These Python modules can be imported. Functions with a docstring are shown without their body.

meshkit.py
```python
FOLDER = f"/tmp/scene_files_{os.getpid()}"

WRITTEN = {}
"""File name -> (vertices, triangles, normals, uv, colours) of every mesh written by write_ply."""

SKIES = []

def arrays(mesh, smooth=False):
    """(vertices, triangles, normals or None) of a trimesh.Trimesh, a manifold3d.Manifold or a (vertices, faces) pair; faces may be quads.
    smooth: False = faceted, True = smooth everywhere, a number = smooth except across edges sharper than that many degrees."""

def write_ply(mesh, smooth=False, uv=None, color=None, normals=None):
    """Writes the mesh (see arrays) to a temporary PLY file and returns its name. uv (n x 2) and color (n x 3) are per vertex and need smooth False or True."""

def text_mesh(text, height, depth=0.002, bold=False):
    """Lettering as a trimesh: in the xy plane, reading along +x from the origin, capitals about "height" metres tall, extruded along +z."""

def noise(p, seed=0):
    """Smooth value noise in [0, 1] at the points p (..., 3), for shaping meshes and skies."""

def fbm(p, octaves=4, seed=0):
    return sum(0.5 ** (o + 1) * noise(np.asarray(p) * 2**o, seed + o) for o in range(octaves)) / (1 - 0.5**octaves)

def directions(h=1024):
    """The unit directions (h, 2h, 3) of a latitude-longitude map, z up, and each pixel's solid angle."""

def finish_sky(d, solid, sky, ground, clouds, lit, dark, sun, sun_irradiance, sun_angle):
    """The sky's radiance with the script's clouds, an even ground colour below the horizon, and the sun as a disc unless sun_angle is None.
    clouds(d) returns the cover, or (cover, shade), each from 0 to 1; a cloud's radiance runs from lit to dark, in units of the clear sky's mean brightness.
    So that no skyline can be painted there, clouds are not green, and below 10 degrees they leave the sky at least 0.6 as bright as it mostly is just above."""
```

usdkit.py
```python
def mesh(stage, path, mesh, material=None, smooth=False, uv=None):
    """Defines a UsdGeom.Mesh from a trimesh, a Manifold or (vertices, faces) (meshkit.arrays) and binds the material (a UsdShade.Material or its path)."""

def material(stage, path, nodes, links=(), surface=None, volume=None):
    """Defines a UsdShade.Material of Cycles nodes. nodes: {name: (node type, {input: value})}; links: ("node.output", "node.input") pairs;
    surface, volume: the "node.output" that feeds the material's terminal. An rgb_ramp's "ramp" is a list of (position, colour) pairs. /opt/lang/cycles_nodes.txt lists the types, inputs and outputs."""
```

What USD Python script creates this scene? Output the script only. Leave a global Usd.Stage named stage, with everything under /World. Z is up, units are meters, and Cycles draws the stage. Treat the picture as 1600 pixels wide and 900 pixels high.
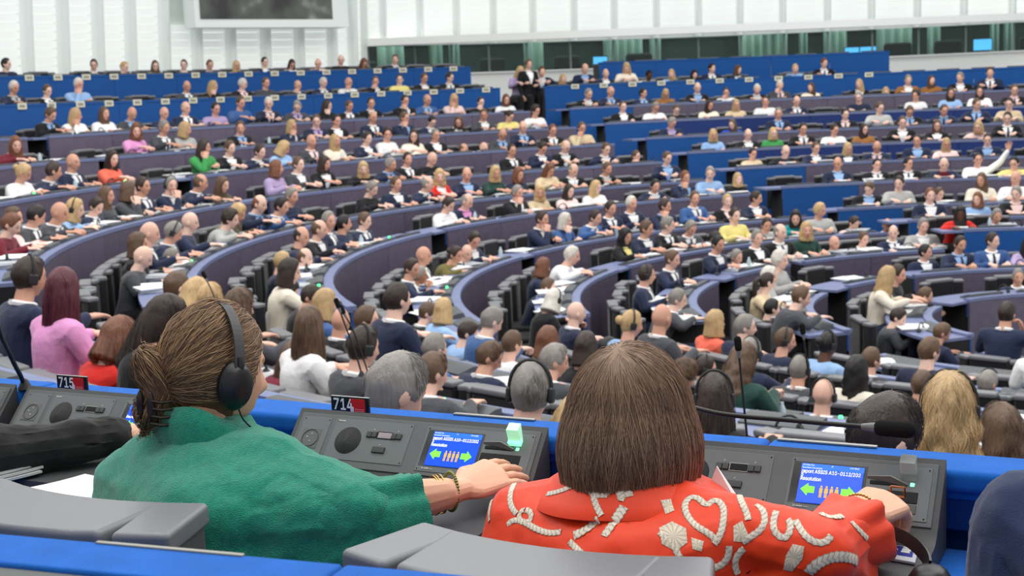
import math, random, numpy as np, trimesh, manifold3d as m3, usdkit, meshkit
from pxr import Usd, UsdGeom, UsdShade, UsdLux, Gf, Sdf, Vt
from meshkit import noise, fbm
stage = Usd.Stage.CreateInMemory()
UsdGeom.SetStageUpAxis(stage, UsdGeom.Tokens.z)
UsdGeom.SetStageMetersPerUnit(stage, 1.0)
UsdGeom.Xform.Define(stage, '/World')
RNG = np.random.default_rng(7)
# ---------------------------------------------------------------- camera, light, exposure
# the centre of the hemicycle is the origin; the camera stands in the last rows on the near side
CAM = np.array([-6.4076, -14.5265, 3.544])
PITCH, ROLL = math.radians(8.03), math.radians(-2.331)
FPX = 2115.3
_r, _f, _u = np.array([1., 0, 0]), np.array([0, math.cos(PITCH), -math.sin(PITCH)]), np.array([0, math.sin(PITCH), math.cos(PITCH)])
CR = _r * math.cos(ROLL) + _u * math.sin(ROLL)
CU = _u * math.cos(ROLL) - _r * math.sin(ROLL)
cam = UsdGeom.Camera.Define(stage, '/World/camera')
_m = Gf.Matrix4d(*[float(x) for x in (*CR, 0, *CU, 0, *(-_f), 0, *CAM, 1)])
cam.AddTransformOp().Set(_m)
cam.CreateHorizontalApertureAttr(36.0)
cam.CreateVerticalApertureAttr(20.25)
cam.CreateFocalLengthAttr(36.0 * FPX / 1600)
cam.CreateFStopAttr(10.0)
cam.CreateFocusDistanceAttr(2.45)
cam.CreateClippingRangeAttr((0.05, 500.0))
cam.CreateExposureAttr(0.0)
dome = UsdLux.DomeLight.Define(stage, '/World/ambient_light')
dome.CreateIntensityAttr(0.19); dome.CreateColorAttr((0.97, 1.0, 1.0))
for i, (x, y, w, h, power) in enumerate([(-6, -11, 9, 8, 4.2), (3, -5, 10, 9, 4.2), (-8, 3, 9, 9, 4.2), (2, 9, 12, 8, 4.2), (-15, -5, 8, 10, 3.5)]):
    L = UsdLux.RectLight.Define(stage, f'/World/ceiling_lamp_{i+1:03d}')
    L.CreateWidthAttr(w); L.CreateHeightAttr(h); L.CreateIntensityAttr(power * .70); L.CreateColorAttr((1.0, 0.985, 0.96))
    L.AddTranslateOp().Set((x, y, 10.5))
# ---------------------------------------------------------------- helpers
NAMES = {}
def numbered(path):
    n = NAMES.get(path, -1) + 1; NAMES[path] = n
    return path if n == 0 else f'{path}_{n:03d}'
def tag(prim, label=None, cat=None, group=None, kind=None):
    for k, v in (('label', label), ('category', cat), ('group', group), ('kind', kind)):
        if v: prim.SetCustomDataByKey(k, v)
def pth(parent, name): return numbered((parent.GetPath().pathString if parent else '/World') + '/' + name)
def thing(name, label=None, cat=None, loc=None, rz=None, group=None, kind=None, parent=None, scale=None):
    x = UsdGeom.Xform.Define(stage, pth(parent, name))
    if loc is not None: x.AddTranslateOp().Set(Gf.Vec3d(*map(float, loc)))
    if rz: x.AddRotateZOp().Set(float(rz))
    if scale is not None: x.AddScaleOp().Set(Gf.Vec3f(*map(float, scale)))
    tag(x.GetPrim(), label, cat, group, kind)
    return x.GetPrim()
class MB:                                    # collects vertices and triangles
    def __init__(s): s.v, s.f, s.n = [], [], 0
    def add(s, v, f):
        v = np.asarray(v, float); f = np.asarray(f, int)
        if f.shape[1] == 4: f = np.vstack([f[:, [0, 1, 2]], f[:, [0, 2, 3]]])
        s.v.append(v); s.f.append(f + s.n); s.n += len(v); return s
    def tm(s, m): return s.add(m.vertices, m.faces)
    def get(s): return np.vstack(s.v), np.vstack(s.f)
def vnormals(v, f):
    n = np.zeros_like(v); c = np.cross(v[f[:, 1]] - v[f[:, 0]], v[f[:, 2]] - v[f[:, 0]])
    for k in range(3): np.add.at(n, f[:, k], c)
    return n / np.maximum(np.linalg.norm(n, axis=1, keepdims=True), 1e-12)
class Geo:                                   # arrays made ready once, used many times
    def __init__(s, v, f, smooth=True, tint=None):
        if smooth is not True and smooth is not False:
            v, f, n = meshkit.arrays((v, f), smooth)
        v = np.asarray(v, np.float64); f = np.asarray(f, np.int32)
        s.V, s.F = v, f
        s.p = Vt.Vec3fArray.FromNumpy(v.astype(np.float32)); s.i = Vt.IntArray.FromNumpy(f.ravel())
        s.c = Vt.IntArray.FromNumpy(np.full(len(f), 3, np.int32))
        s.nrm = None
        if smooth is True: s.nrm = Vt.Vec3fArray.FromNumpy(vnormals(v, f).astype(np.float32))
        elif smooth is not False: s.nrm = Vt.Vec3fArray.FromNumpy(np.asarray(n, np.float32))
        s.t = None if tint is None else Vt.Vec3fArray.FromNumpy(np.asarray(tint, np.float32))
def put(name, g, mat=None, parent=None, label=None, cat=None, group=None, kind=None):
    if isinstance(g, MB): g = Geo(*g.get(), False)
    if isinstance(g, tuple): g = Geo(*g)
    if isinstance(g, trimesh.Trimesh): g = Geo(g.vertices, g.faces, 30)
    m = UsdGeom.Mesh.Define(stage, pth(parent, name))
    m.CreatePointsAttr(g.p); m.CreateFaceVertexCountsAttr(g.c); m.CreateFaceVertexIndicesAttr(g.i)
    m.CreateSubdivisionSchemeAttr('none')
    if g.nrm is not None: m.CreateNormalsAttr(g.nrm); m.SetNormalsInterpolation('vertex')
    if g.t is not None: UsdGeom.PrimvarsAPI(m).CreatePrimvar('tint', Sdf.ValueTypeNames.Color3fArray, 'vertex').Set(g.t)
    if mat is not None: UsdShade.MaterialBindingAPI.Apply(m.GetPrim()).Bind(mat)
    tag(m.GetPrim(), label, cat, group, kind)
    return m.GetPrim()
def copy_of(src, name, label, loc, rz=0, group=None, cat=None, parent=None):
    was = src.GetCustomData(); r = thing(name, label, cat or was.get('category'), loc, rz, group or was.get('group'))
    r.GetReferences().AddInternalReference(src.GetPath()); r.SetInstanceable(True)
    return r
CUBE_F = np.array([[0, 2, 3, 1], [4, 5, 7, 6], [0, 1, 5, 4], [2, 6, 7, 3], [0, 4, 6, 2], [1, 3, 7, 5]])
def box(mb, c, s, M=None):
    v = np.array([[x, y, z] for x in (-.5, .5) for y in (-.5, .5) for z in (-.5, .5)]) * np.array(s) + np.array(c)
    f = np.array([[0, 1, 3, 2], [4, 6, 7, 5], [0, 4, 5, 1], [2, 3, 7, 6], [0, 2, 6, 4], [1, 5, 7, 3]])
    if M is not None: v = v @ np.asarray(M).T
    mb.add(v, f); return mb
def rbox(c, s, r=.01, seg=12):               # box with rounded edges: hull of eight balls
    x, y, z = np.array(s) / 2 - r
    ball = m3.Manifold.sphere(r, seg)
    h = m3.Manifold.batch_hull([ball.translate((a * x, b * y, d * z)) for a in (-1, 1) for b in (-1, 1) for d in (-1, 1)])
    return h.translate(tuple(map(float, c)))
def marr(m):
    q = m.to_mesh(); return np.array(q.vert_properties[:, :3], float), np.array(q.tri_verts, int)
def pol(r, a, z=0.):
    a = np.radians(a); return np.array([r * np.sin(a), r * np.cos(a), z])
def arcbox(mb, r0, r1, z0, z1, a0, a1, step=2.5, zz=None):   # a curved bar: radii, heights, angles in degrees
    n = max(1, int(math.ceil(abs(a1 - a0) / step))); A = np.radians(np.linspace(a0, a1, n + 1))
    prof = [(r0, z0), (r1, z0), (r1, z1), (r0, z1)] if zz is None else zz
    k = len(prof)
    v = np.array([[r * math.sin(a), r * math.cos(a), z] for a in A for r, z in prof]); f = []
    for i in range(n):
        for j in range(k):
            p, q = i * k + j, i * k + (j + 1) % k
            f += [[p, p + k, q + k], [p, q + k, q]]
    for j in range(1, k - 1): f += [[0, j, j + 1], [n * k, n * k + j + 1, n * k + j]]
    f = np.array(f)
    return mb.add(v, f)
def tube(pts, rad, seg=8, closed=False):
    P = np.asarray(pts, float); n = len(P); R = np.broadcast_to(rad, n)
    T = np.gradient(P, axis=0); T /= np.linalg.norm(T, axis=1, keepdims=True) + 1e-12
    up = np.array([0, 0, 1.]) if abs(T[0][2]) < .9 else np.array([1., 0, 0])
    X = np.cross(up, T[0]); X /= np.linalg.norm(X); v = []
    for i in range(n):
        X = X - T[i] * (X @ T[i]); X /= np.linalg.norm(X); Y = np.cross(T[i], X)
        for j in range(seg):
            a = 2 * math.pi * j / seg; v.append(P[i] + R[i] * (X * math.cos(a) + Y * math.sin(a)))
    f = []
    for i in range(n - 1):
        for j in range(seg):
            a, b = i * seg + j, i * seg + (j + 1) % seg
            f += [[a, b, b + seg], [a, b + seg, a + seg]]
    v += [P[0], P[-1]]
    for j in range(seg):
        f += [[n * seg, (j + 1) % seg, j], [n * seg + 1, (n - 1) * seg + j, (n - 1) * seg + (j + 1) % seg]]
    return np.array(v), np.array(f)
def spline(pts, n):
    from scipy.interpolate import CubicSpline
    P = np.asarray(pts, float); t = np.r_[0, np.cumsum(np.linalg.norm(np.diff(P, axis=0), axis=1))]
    return CubicSpline(t, P)(np.linspace(0, t[-1], n))
# ---------------------------------------------------------------- materials
MATS = {}
def lin(c):                                  # sRGB 0-255 to linear
    c = np.array(c, float) / 255; return tuple(np.where(c <= .04045, c / 12.92, ((c + .055) / 1.055) ** 2.4))
def mat(name, rgb, rough=.6, spec=.4, bump=None, var=0., metal=0., emit=None, estr=0., sheen=0., tint=False, coat=0., nscale=20., obj=True, rnd=0.):
    if name in MATS: return MATS[name]
    c = lin(rgb); nodes = {'p': ('principled_bsdf', {'base_color': c, 'roughness': rough, 'specular_ior_level': spec, 'metallic': metal})}; links = []
    if sheen: nodes['p'][1].update(sheen_weight=sheen, sheen_roughness=.4)
    if coat: nodes['p'][1].update(coat_weight=coat)
    if emit is not None: nodes['p'][1].update(emission_color=lin(emit), emission_strength=estr)
    nodes['tc'] = ('texture_coordinate', {})
    src = 'tc.object'
    last = None
    if var:
        nodes['n'] = ('noise_texture', {'scale': nscale, 'detail': 4.}); links.append((src, 'n.vector'))
        nodes['r'] = ('rgb_ramp', {'ramp': [(.25, tuple(np.array(c) * (1 - var))), (.75, tuple(np.minimum(1, np.array(c) * (1 + var))))]}); links.append(('n.fac', 'r.fac')); last = 'r.color'
    if rnd:
        nodes['oi'] = ('object_info', {}); nodes['mr'] = ('map_range', {'from_min': 0., 'from_max': 1., 'to_min': 1 - rnd, 'to_max': 1 + rnd}); links.append(('oi.random', 'mr.value'))
        nodes['hs'] = ('hsv', {'color': c}); links.append(('mr.result', 'hs.value'))
        if last: links.append((last, 'hs.color'))
        last = 'hs.color'
    if tint:
        nodes['at'] = ('attribute', {'attribute': 'tint'}); nodes['mx'] = ('mix_color', {'blend_type': 'multiply', 'fac': 1., 'a': c})
        links.append(('at.color', 'mx.b'))
        if last: links.append((last, 'mx.a'))
        last = 'mx.result'
    if last: links.append((last, 'p.base_color'))
    if bump:
        sc, st = bump[:2]
        nodes['bn'] = ('noise_texture', {'scale': sc, 'detail': 3.}); nodes['b'] = ('bump', {'strength': st, 'distance': bump[2] if len(bump) > 2 else .002})
        links += [(src, 'bn.vector'), ('bn.fac', 'b.height'), ('b.normal', 'p.normal')]
    MATS[name] = usdkit.material(stage, '/World/Looks/' + name, nodes, links, surface='p.BSDF')
    return MATS[name]
GREY_LEATHER = mat('grey_leather', (116, 117, 121), .40, .5, bump=(260, .25, .001))
BLACK_FABRIC = mat('black_fabric', (27, 28, 31), .85, .3, bump=(900, .5), sheen=.25)
DARK_PLASTIC = mat('dark_plastic', (38, 39, 41), .5, .4)
BLUE_FABRIC = mat('blue_velvet', (24, 82, 152), .8, .25, bump=(700, .5), var=.12, nscale=60, sheen=.35)
BLUE_TOP = mat('blue_leather_top', (112, 122, 160), .42, .5, var=.06, nscale=8)
WOOD = mat('plum_stained_wood', (96, 87, 107), .36, .6, var=.14, nscale=14, rnd=.12)
BLUE_WOOD = mat('navy_cloth_panel', (38, 58, 116), .8, .25, var=.14, nscale=60, rnd=.08)
CARPET = mat('charcoal_carpet', (46, 48, 56), .95, .1, var=.2, nscale=40)
CONSOLE_FAR = mat('console_grey', (84, 87, 90), .55, .4)
WHITE_PAPER = mat('white_paper', (238, 238, 238), .8, .2)
WHITE_CARD = mat('cream_card', (226, 222, 200), .8, .2)
# ---------------------------------------------------------------- the tiers
RING = {k: 10.903 + 1.3 * k for k in range(-7, 6)}
LEDGE = {-7: .92, -6: 1.05, -5: 1.18, -4: 1.31, -3: 1.471, -2: 1.793, -1: 1.971, 0: 2.26, 1: 2.587, 2: 2.905, 3: 3.243, 4: 3.748, 5: 4.245}
RSTART = {5: -14., 4: -20.1, 3: -20., 2: -19.1, 1: -17.7, 0: -16.4, -1: -14.4, -2: -12.7, -3: -9.7, -4: -4.2, -5: -.3}
ROFF = {3: .03, 2: .05, 1: .08, 0: .155, -1: .185, -2: .09, -3: .11, -4: .17, -5: .27}    # the right block's tiers lie slightly higher
LH, WT = .81, .785                          # ledge and worktop above the floor of their tier
FLOOR = {k: z - LH for k, z in LEDGE.items()}
NFLOOR = {k: z - .92 for k, z in LEDGE.items()}   # the near side lies a little lower
def floor_of(k, blk): return NFLOOR[k] if blk == 'near' else FLOOR[k] + (ROFF.get(k, 0.) if blk == 'right' else 0.)
def ledge_of(k, blk): return LEDGE[k] + (ROFF.get(k, 0.) if blk == 'right' else 0.)
WALL_R = 19.9
mb = MB()
arcbox(mb, .02, RING[-7], -.2, -.02, -200, 62, 5)
for k in range(-7, 6):
    rs = RSTART.get(k, 62) - .8
    for aa, ab, zf in ((-113.2, rs, FLOOR[k]), (rs, 62, floor_of(k, 'right'))):
        if ab > aa: arcbox(mb, RING[k], RING[k] + 1.3 if k < 5 else WALL_R + .6, zf - .75, zf, aa, ab, 4)
    arcbox(mb, RING[k], RING[k] + 1.3 if k < 5 else WALL_R + .6, NFLOOR[k] - .7, NFLOOR[k], -200, -113.2, 4)
put('floor', mb, CARPET, kind='structure')
# block limits, degrees clockwise from +y, seen from the centre
def limits(k):
    L1 = {-2: -64.4, -3: -64., -4: -63., -5: -61.5, -6: -57.7, -7: -51.7}.get(k, -66.6)
    L0 = {-4: -98, -5: -98.5, -6: -106.5, -7: -113.}.get(k, -110.)
    g = math.degrees(.45 / RING[k]); out = []
    if k <= 3: out.append(('left', L0, L1))
    m0 = L1 + g
    R0 = RSTART.get(k)
    m1 = {5: -24.2, 4: -23.8, 3: -23.4, 2: -21.8, 1: -20.9, 0: -19.1, -1: -17.2, -2: -15.7, -3: -12.8, -4: -7.7}.get(k)
    if k >= -4: out.append(('middle', m0, m1))
    elif k == -5: out += [('middle', m0 + 2, -37.5), ('centre', -33.4, -4.)]
    elif k == -6: out += [('middle', m0 + 4, -28.5), ('centre', -22.2, 14.)]
    else: out += [('middle', m0 + 6, 14.)]
    if R0 is not None: out.append(('right', R0, 8.4 if k == 5 else 24.))
    if k <= 1: out.append(('near', -176., -113.5 - (3 if k < -5 else 0)))
    return out
ORDC = 'first second third fourth fifth sixth seventh eighth ninth tenth eleventh twelfth thirteenth fourteenth fifteenth sixteenth seventeenth eighteenth'.split()
ORD = ['rearmost', 'second', 'third', 'fourth', 'fifth', 'sixth', 'seventh', 'eighth', 'ninth', 'tenth', 'eleventh', 'twelfth', 'thirteenth']
def rowname(k): return ORD[5 - k] + ' row from the back'
LED = mat('green_light', (90, 255, 150), .4, .3, emit=(70, 255, 140), estr=2.5)
for k in range(-7, 6):
    for blk, a0, a1 in limits(k):
        r, z, f = RING[k], ledge_of(k, blk), floor_of(k, blk)
        if blk == 'near': z = f + .755          # lower desks on this side
        below = floor_of(k - 1, blk) if k > -7 else -.02; wt = f + (.735 if blk == 'near' else WT)
        blue = k >= 4
        d = thing('desk_row', f"{'blue' if blue else 'plum'} fronted curved desk, {rowname(k)}, {blk} block", 'desk')
        deg = math.degrees(1 / r)
        n = max(1, round((a1 - a0) / (1.38 * deg))); w = (a1 - a0) / n
        for i in range(n):
            m_ = BLUE_FABRIC if blue else (BLUE_FABRIC if blk == 'right' and i == 0 else BLUE_WOOD if (blk == 'right' and k in (2, 0)) else WOOD)
            put('front_panel', arcbox(MB(), r - .03, r, below + .005, z - .045, a0 + i * w + .2 * deg * .02, a0 + (i + 1) * w - .2 * deg * .02, 3), m_, d)
        e0 = a0 - (.3 * deg if blk in ('middle', 'right') and not blue else 0)
        if True:
            put('worktop', arcbox(MB(), r + .001, r + .47, wt - .03, wt, e0, a1, 3), BLUE_TOP, d)
            put('ledge', arcbox(MB(), r - .035, r + .06, z - .04, z, a0, a1, 3), BLUE_FABRIC if blue else BLUE_TOP, d)
            put('inner_panel', arcbox(MB(), r + .001, r + .02, wt - .2, wt - .031, a0, a1, 3), BLUE_FABRIC, d)
            put('end_panel', arcbox(MB(), r + .03, r + .44, f + .002, wt - .031, a1 - .05 * deg, a1, 3), BLACK_FABRIC, d)  # black sheet added for the shade in the open kneehole end
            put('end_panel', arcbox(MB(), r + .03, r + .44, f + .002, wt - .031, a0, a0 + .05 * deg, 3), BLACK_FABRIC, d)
        # one console to a seat, sloping from the ledge to the worktop
        ns = max(1, int((a1 - a0) / (.69 * deg))); ws = (a1 - a0) / ns
        for i in range(ns):
            a = a0 + (i + .5) * ws
            vis = blk != 'near' or -160 < a
            if not vis: continue
            prof = [(r + .062, wt + .001), (r + .24, wt + .001), (r + .24, wt + .014), (r + .12, z + .028), (r + .066, z + .028)]
            c = put('console', arcbox(MB(), 0, 0, 0, 0, a - .235 * deg, a + .235 * deg, 9, prof), CONSOLE_FAR, d)
            if blk in ('near', 'left') and RNG.random() < .16:
                q = pol(r + .12, a + .17 * deg, z + .034)
                put('voting_light', Geo(*marr(rbox(q, (.028, .028, .024), .006, 8)), True), LED, c)
# ---------------------------------------------------------------- far wall: white fins with louvres between them
COLUMNS = [-58.6, -56.3, -54.05, -51.77, -49.45, -47.18, -45.03, -42.76, -40.55, -38.21, -35.76, -33.37, -31.0, -29.53, -27.32, -24.62, -21.95, -19.23, -16.31, -13.25, -10.28, -7.18, -4.1, -1.08, 2.0, 5.18, 8.28, 11.46, 14.63, 17.86, 21.1, 24.4]
FIN = mat('white_painted_fin', (240, 246, 243), .6, .3, emit=(240, 246, 243), estr=.10)  # faint glow added to lighten the fins, which are no lamps
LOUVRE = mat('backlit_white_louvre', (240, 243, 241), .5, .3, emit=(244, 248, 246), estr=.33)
WHITE_WALL = mat('white_plaster_wall', (236, 238, 236), .7, .3, emit=(240, 240, 236), estr=.14)  # glow added to keep the plain wall white; nothing lights it from behind
def wr(z): return WALL_R - (z - 4.2) * math.tan(math.radians(5))
def wallbar(mb, a0, a1, z0, z1, d0, d1):    # a leaning piece of the wall, d = distance in front of the wall face
    v = []
    for a in (a0, a1):
        for z in (z0, z1):
            for d in (d0, d1): v.append(pol(wr(z) - d, a, z))
    f = np.array([[0, 1, 3, 2], [4, 6, 7, 5], [0, 4, 5, 1], [2, 3, 7, 6], [0, 2, 6, 4], [1, 5, 7, 3]])
    return mb.add(v, f[:, ::-1])
def fin(mb, a, w, z0, z1, depth):           # rounded fin, seven sided
    v = []
    for z in (z0, z1):
        for t in np.linspace(-1, 1, 7):
            v.append(pol(wr(z) - depth * math.sqrt(max(0, 1 - t * t)) + .0, a + t * w / 2, z))
    f = [[i, i + 1, i + 8, i + 7] for i in range(6)]
    return mb.add(v, np.array(f)[:, ::-1])
LOW, TOPG, LEDGEZ = 3.3, 4.845, 4.165
SPLIT = -28.6
for side, name, zb in (('left', 'wall_left', LOW), ('right', 'wall_right', TOPG)):
    W = thing(name, kind='structure')
    cols = [c for c in COLUMNS if (c < SPLIT) == (side == 'left')]
    edges = cols + [SPLIT] if side == 'left' else [SPLIT] + cols
    mb = MB(); wallbar(mb, edges[0], edges[-1], zb, 9.5, -.3, -.12); 
    mb = MB()
    for a, b in zip(edges[:-1], edges[1:]): wallbar(mb, a, b, zb, 9.5, -.35, -.10)
    put('backing', mb, mat('grey_green_backing', (228, 235, 231), .7, .2), W)
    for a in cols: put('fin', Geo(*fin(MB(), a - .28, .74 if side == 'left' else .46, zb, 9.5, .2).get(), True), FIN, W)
    for a, b in zip(edges[:-1], edges[1:]):
        if a < -56: continue
        z = 4.2 if side == 'left' else TOPG + .18
        while z < 6.1:
            if not (side == 'left' and -43.2 < a < -30.5 and z > 5.3 and b < -29):
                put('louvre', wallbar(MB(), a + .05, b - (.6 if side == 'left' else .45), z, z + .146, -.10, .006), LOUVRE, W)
            z += .165
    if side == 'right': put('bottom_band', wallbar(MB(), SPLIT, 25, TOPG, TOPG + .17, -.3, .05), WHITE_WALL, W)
# white parapet below the glazing
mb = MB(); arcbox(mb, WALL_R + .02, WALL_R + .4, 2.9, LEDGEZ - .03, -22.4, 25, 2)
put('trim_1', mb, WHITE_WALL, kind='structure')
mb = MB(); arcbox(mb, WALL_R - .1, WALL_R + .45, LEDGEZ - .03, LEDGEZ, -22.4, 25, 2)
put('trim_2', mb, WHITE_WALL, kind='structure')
# interpreters' booths behind glass
GREEN_DARK = mat('dark_green_booth', (66, 84, 78), .7, .3, var=.45, nscale=1.2)
CURTAIN = mat('pale_green_curtain', (176, 200, 192), .8, .2, var=.1, nscale=3)
PANE = usdkit.material(stage, '/World/Looks/window_glass', {'t': ('transparent_bsdf', {'color': (.72, .80, .77)}), 'g': ('glossy_bsdf', {'roughness': .03, 'color': (.8, .9, .87)}), 'fr': ('fresnel', {'IOR': 1.45}), 'm': ('mix_closure', {})},
                       [('fr.fac', 'm.fac'), ('t.BSDF', 'm.closure1'), ('g.BSDF', 'm.closure2')], surface='m.closure')
mb = MB(); arcbox(mb, WALL_R + 2.3, WALL_R + 2.4, 2.9, TOPG + .6, -29, 26, 2); arcbox(mb, WALL_R + .3, WALL_R + 2.4, TOPG + .3, TOPG + .4, -29, 26, 2); arcbox(mb, WALL_R + .45, WALL_R + 2.4, LEDGEZ - .45, LEDGEZ - .4, -29, 26, 2)
put('wall_booth', mb, GREEN_DARK, kind='structure')
win = thing('window_1', kind='structure')
mul = [-28.4, -25.0, -22.3, -19.6, -16.8, -13.6, -10.4, -7.3, -4.2, -1.1, 2, 5.1, 8.2, 11.4, 14.6, 17.8, 21, 24.2]
for a, b in zip(mul[:-1], mul[1:]):
    put('pane', arcbox(MB(), WALL_R + .2, WALL_R + .212, LEDGEZ - (.5 if a < -22.5 else 0), TOPG + .02, a + .05, b - .05, 2), PANE, win)
for a in mul: put('mullion', arcbox(MB(), WALL_R + .17, WALL_R + .23, LEDGEZ - (.5 if a < -22.4 else 0), TOPG + .02, a - .06, a + .06, 2), mat('grey_mullion', (110, 124, 120), .4), win)
for i, a in enumerate(np.linspace(-26, 23, 9)):
    L = UsdLux.RectLight.Define(stage, f'/World/booth_lamp_{i + 1:03d}'); L.CreateWidthAttr(1.9); L.CreateHeightAttr(.8); L.CreateIntensityAttr(3.2); L.CreateColorAttr((.95, 1., .97))  # added, unseen fill lights that brighten the booth interiors
    L.AddTranslateOp().Set(Gf.Vec3d(*map(float, pol(WALL_R + 1.1, a, TOPG + .28)))); L.AddRotateZOp().Set(float(-a))
def curtain(a, w):
    n = max(2, int(w / .5)); v = []; N = n * 8
    for i in range(N + 1):
        t = i / N; rad = WALL_R + 1.5 + .10 * math.sin(t * n * 2 * math.pi); aa = a + w * t
        v += [pol(rad, aa, LEDGEZ - .18), pol(rad, aa, TOPG + .28), pol(rad + .03, aa, TOPG + .28), pol(rad + .03, aa, LEDGEZ - .18)]
    f = []
    for i in range(N):
        for j in range(4):
            p, q = 4 * i + j, 4 * i + (j + 1) % 4; f.append([p, p + 4, q + 4, q])
    return np.array(v), np.array(f)
CURT = ((-26.3, 1.9), (-22.6, .9), (-21.2, .7), (-15.9, 1.4), (-10.2, 2.8), (-6.9, .8), (-.6, 3.4), (3.6, .6), (5.3, 1.6), (8.9, 2.4), (12.3, .9), (16.4, .6), (17.3, .6), (21.5, 1.5))
for a, w in CURT:
    v, f = curtain(a, w); f = np.vstack([f[:, [0, 1, 2]], f[:, [0, 2, 3]]])
    put('booth_curtain', Geo(v, f, True), CURTAIN, None, f"pale green {'wide' if w > 1.5 else 'narrow'} curtain behind the booth glass, {ORDC[CURT.index((a, w))]} from the left", 'curtain', 'booth curtains')
for i, (a, z, w) in enumerate(((-11.6, .12, .42), (6.45, .1, .4), (7.5, .1, .46), (15.2, .16, .5))):
    m = thing('booth_monitor', ['bright blue monitor on the left booth sill', 'left one of two bright blue monitors side by side', 'right one of two bright blue monitors side by side', 'small blue monitor in the booth at the far right'][i], 'monitor')
    R_ = WALL_R + .62
    put('screen', arcbox(MB(), R_ - .012, R_, LEDGEZ + z - .1, LEDGEZ + z + .17, a, a + w * 2.4, 5), mat('blue_glow', (110, 190, 245), .4, emit=(90, 180, 250), estr=1.6), m)
    put('casing', arcbox(MB(), R_, R_ + .04, LEDGEZ + z - .12, LEDGEZ + z + .19, a - .05, a + w * 2.4 + .05, 5), DARK_PLASTIC, m)
    put('stand', arcbox(MB(), R_ + .01, R_ + .05, LEDGEZ - .395, LEDGEZ + z - .1, a + w * 1.0, a + w * 1.4, 5), DARK_PLASTIC, m)
for i, a in enumerate((-27.8, -18.6, -13.2, -8.0, 10.2, 13.6, 19.2)):
    put('booth_chair', Geo(*marr(rbox((0, 0, 0), (.7, .2, .75), .09, 12).rotate((0, 0, -a)).translate(tuple(pol(WALL_R + 1.0, a, LEDGEZ - .02)))), True), BLACK_FABRIC, None, f'dark chair back behind the booth glass, {ORDC[i]} from the left', 'chair', 'booth chairs')
# ---------------------------------------------------------------- video screen on the left part of the wall
scr = thing('video_screen', 'large dark video screen in a white frame on the louvred wall', 'screen')
def flat(a0, a1, z0, z1, d):                 # flat box standing across the wall between two angles
    P, Q = pol(19.05, a0), pol(19.05, a1); u = (Q - P) / np.linalg.norm(Q - P); n = np.array([-u[1], u[0], 0]); n = -n if n @ (P + Q) > 0 else n
    v = [b + n * dd + np.array([0, 0, z]) for b in (P, Q) for z in (z0, z1) for dd in d]
    f = np.array([[0, 1, 3, 2], [4, 6, 7, 5], [0, 4, 5, 1], [2, 3, 7, 6], [0, 2, 6, 4], [1, 5, 7, 3]])
    return MB().add(np.array(v), f[:, ::-1] if np.cross(u, [0, 0, 1]) @ n > 0 else f)
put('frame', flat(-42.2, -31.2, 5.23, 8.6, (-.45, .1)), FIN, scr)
SCREEN = usdkit.material(stage, '/World/Looks/video_picture', {'tc': ('texture_coordinate', {}), 'n': ('noise_texture', {'scale': 1.3, 'detail': 2.}), 'r': ('rgb_ramp', {'ramp': [(.38, (.012, .014, .012)), (.5, (.05, .055, .05)), (.62, (.10, .11, .09)), (.72, (.35, .36, .33))]}), 'p': ('principled_bsdf', {'base_color': (.02, .02, .02), 'roughness': .3, 'emission_strength': .8})},
                          [('tc.object', 'n.vector'), ('n.fac', 'r.fac'), ('r.color', 'p.emission_color')], surface='p.BSDF')
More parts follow.
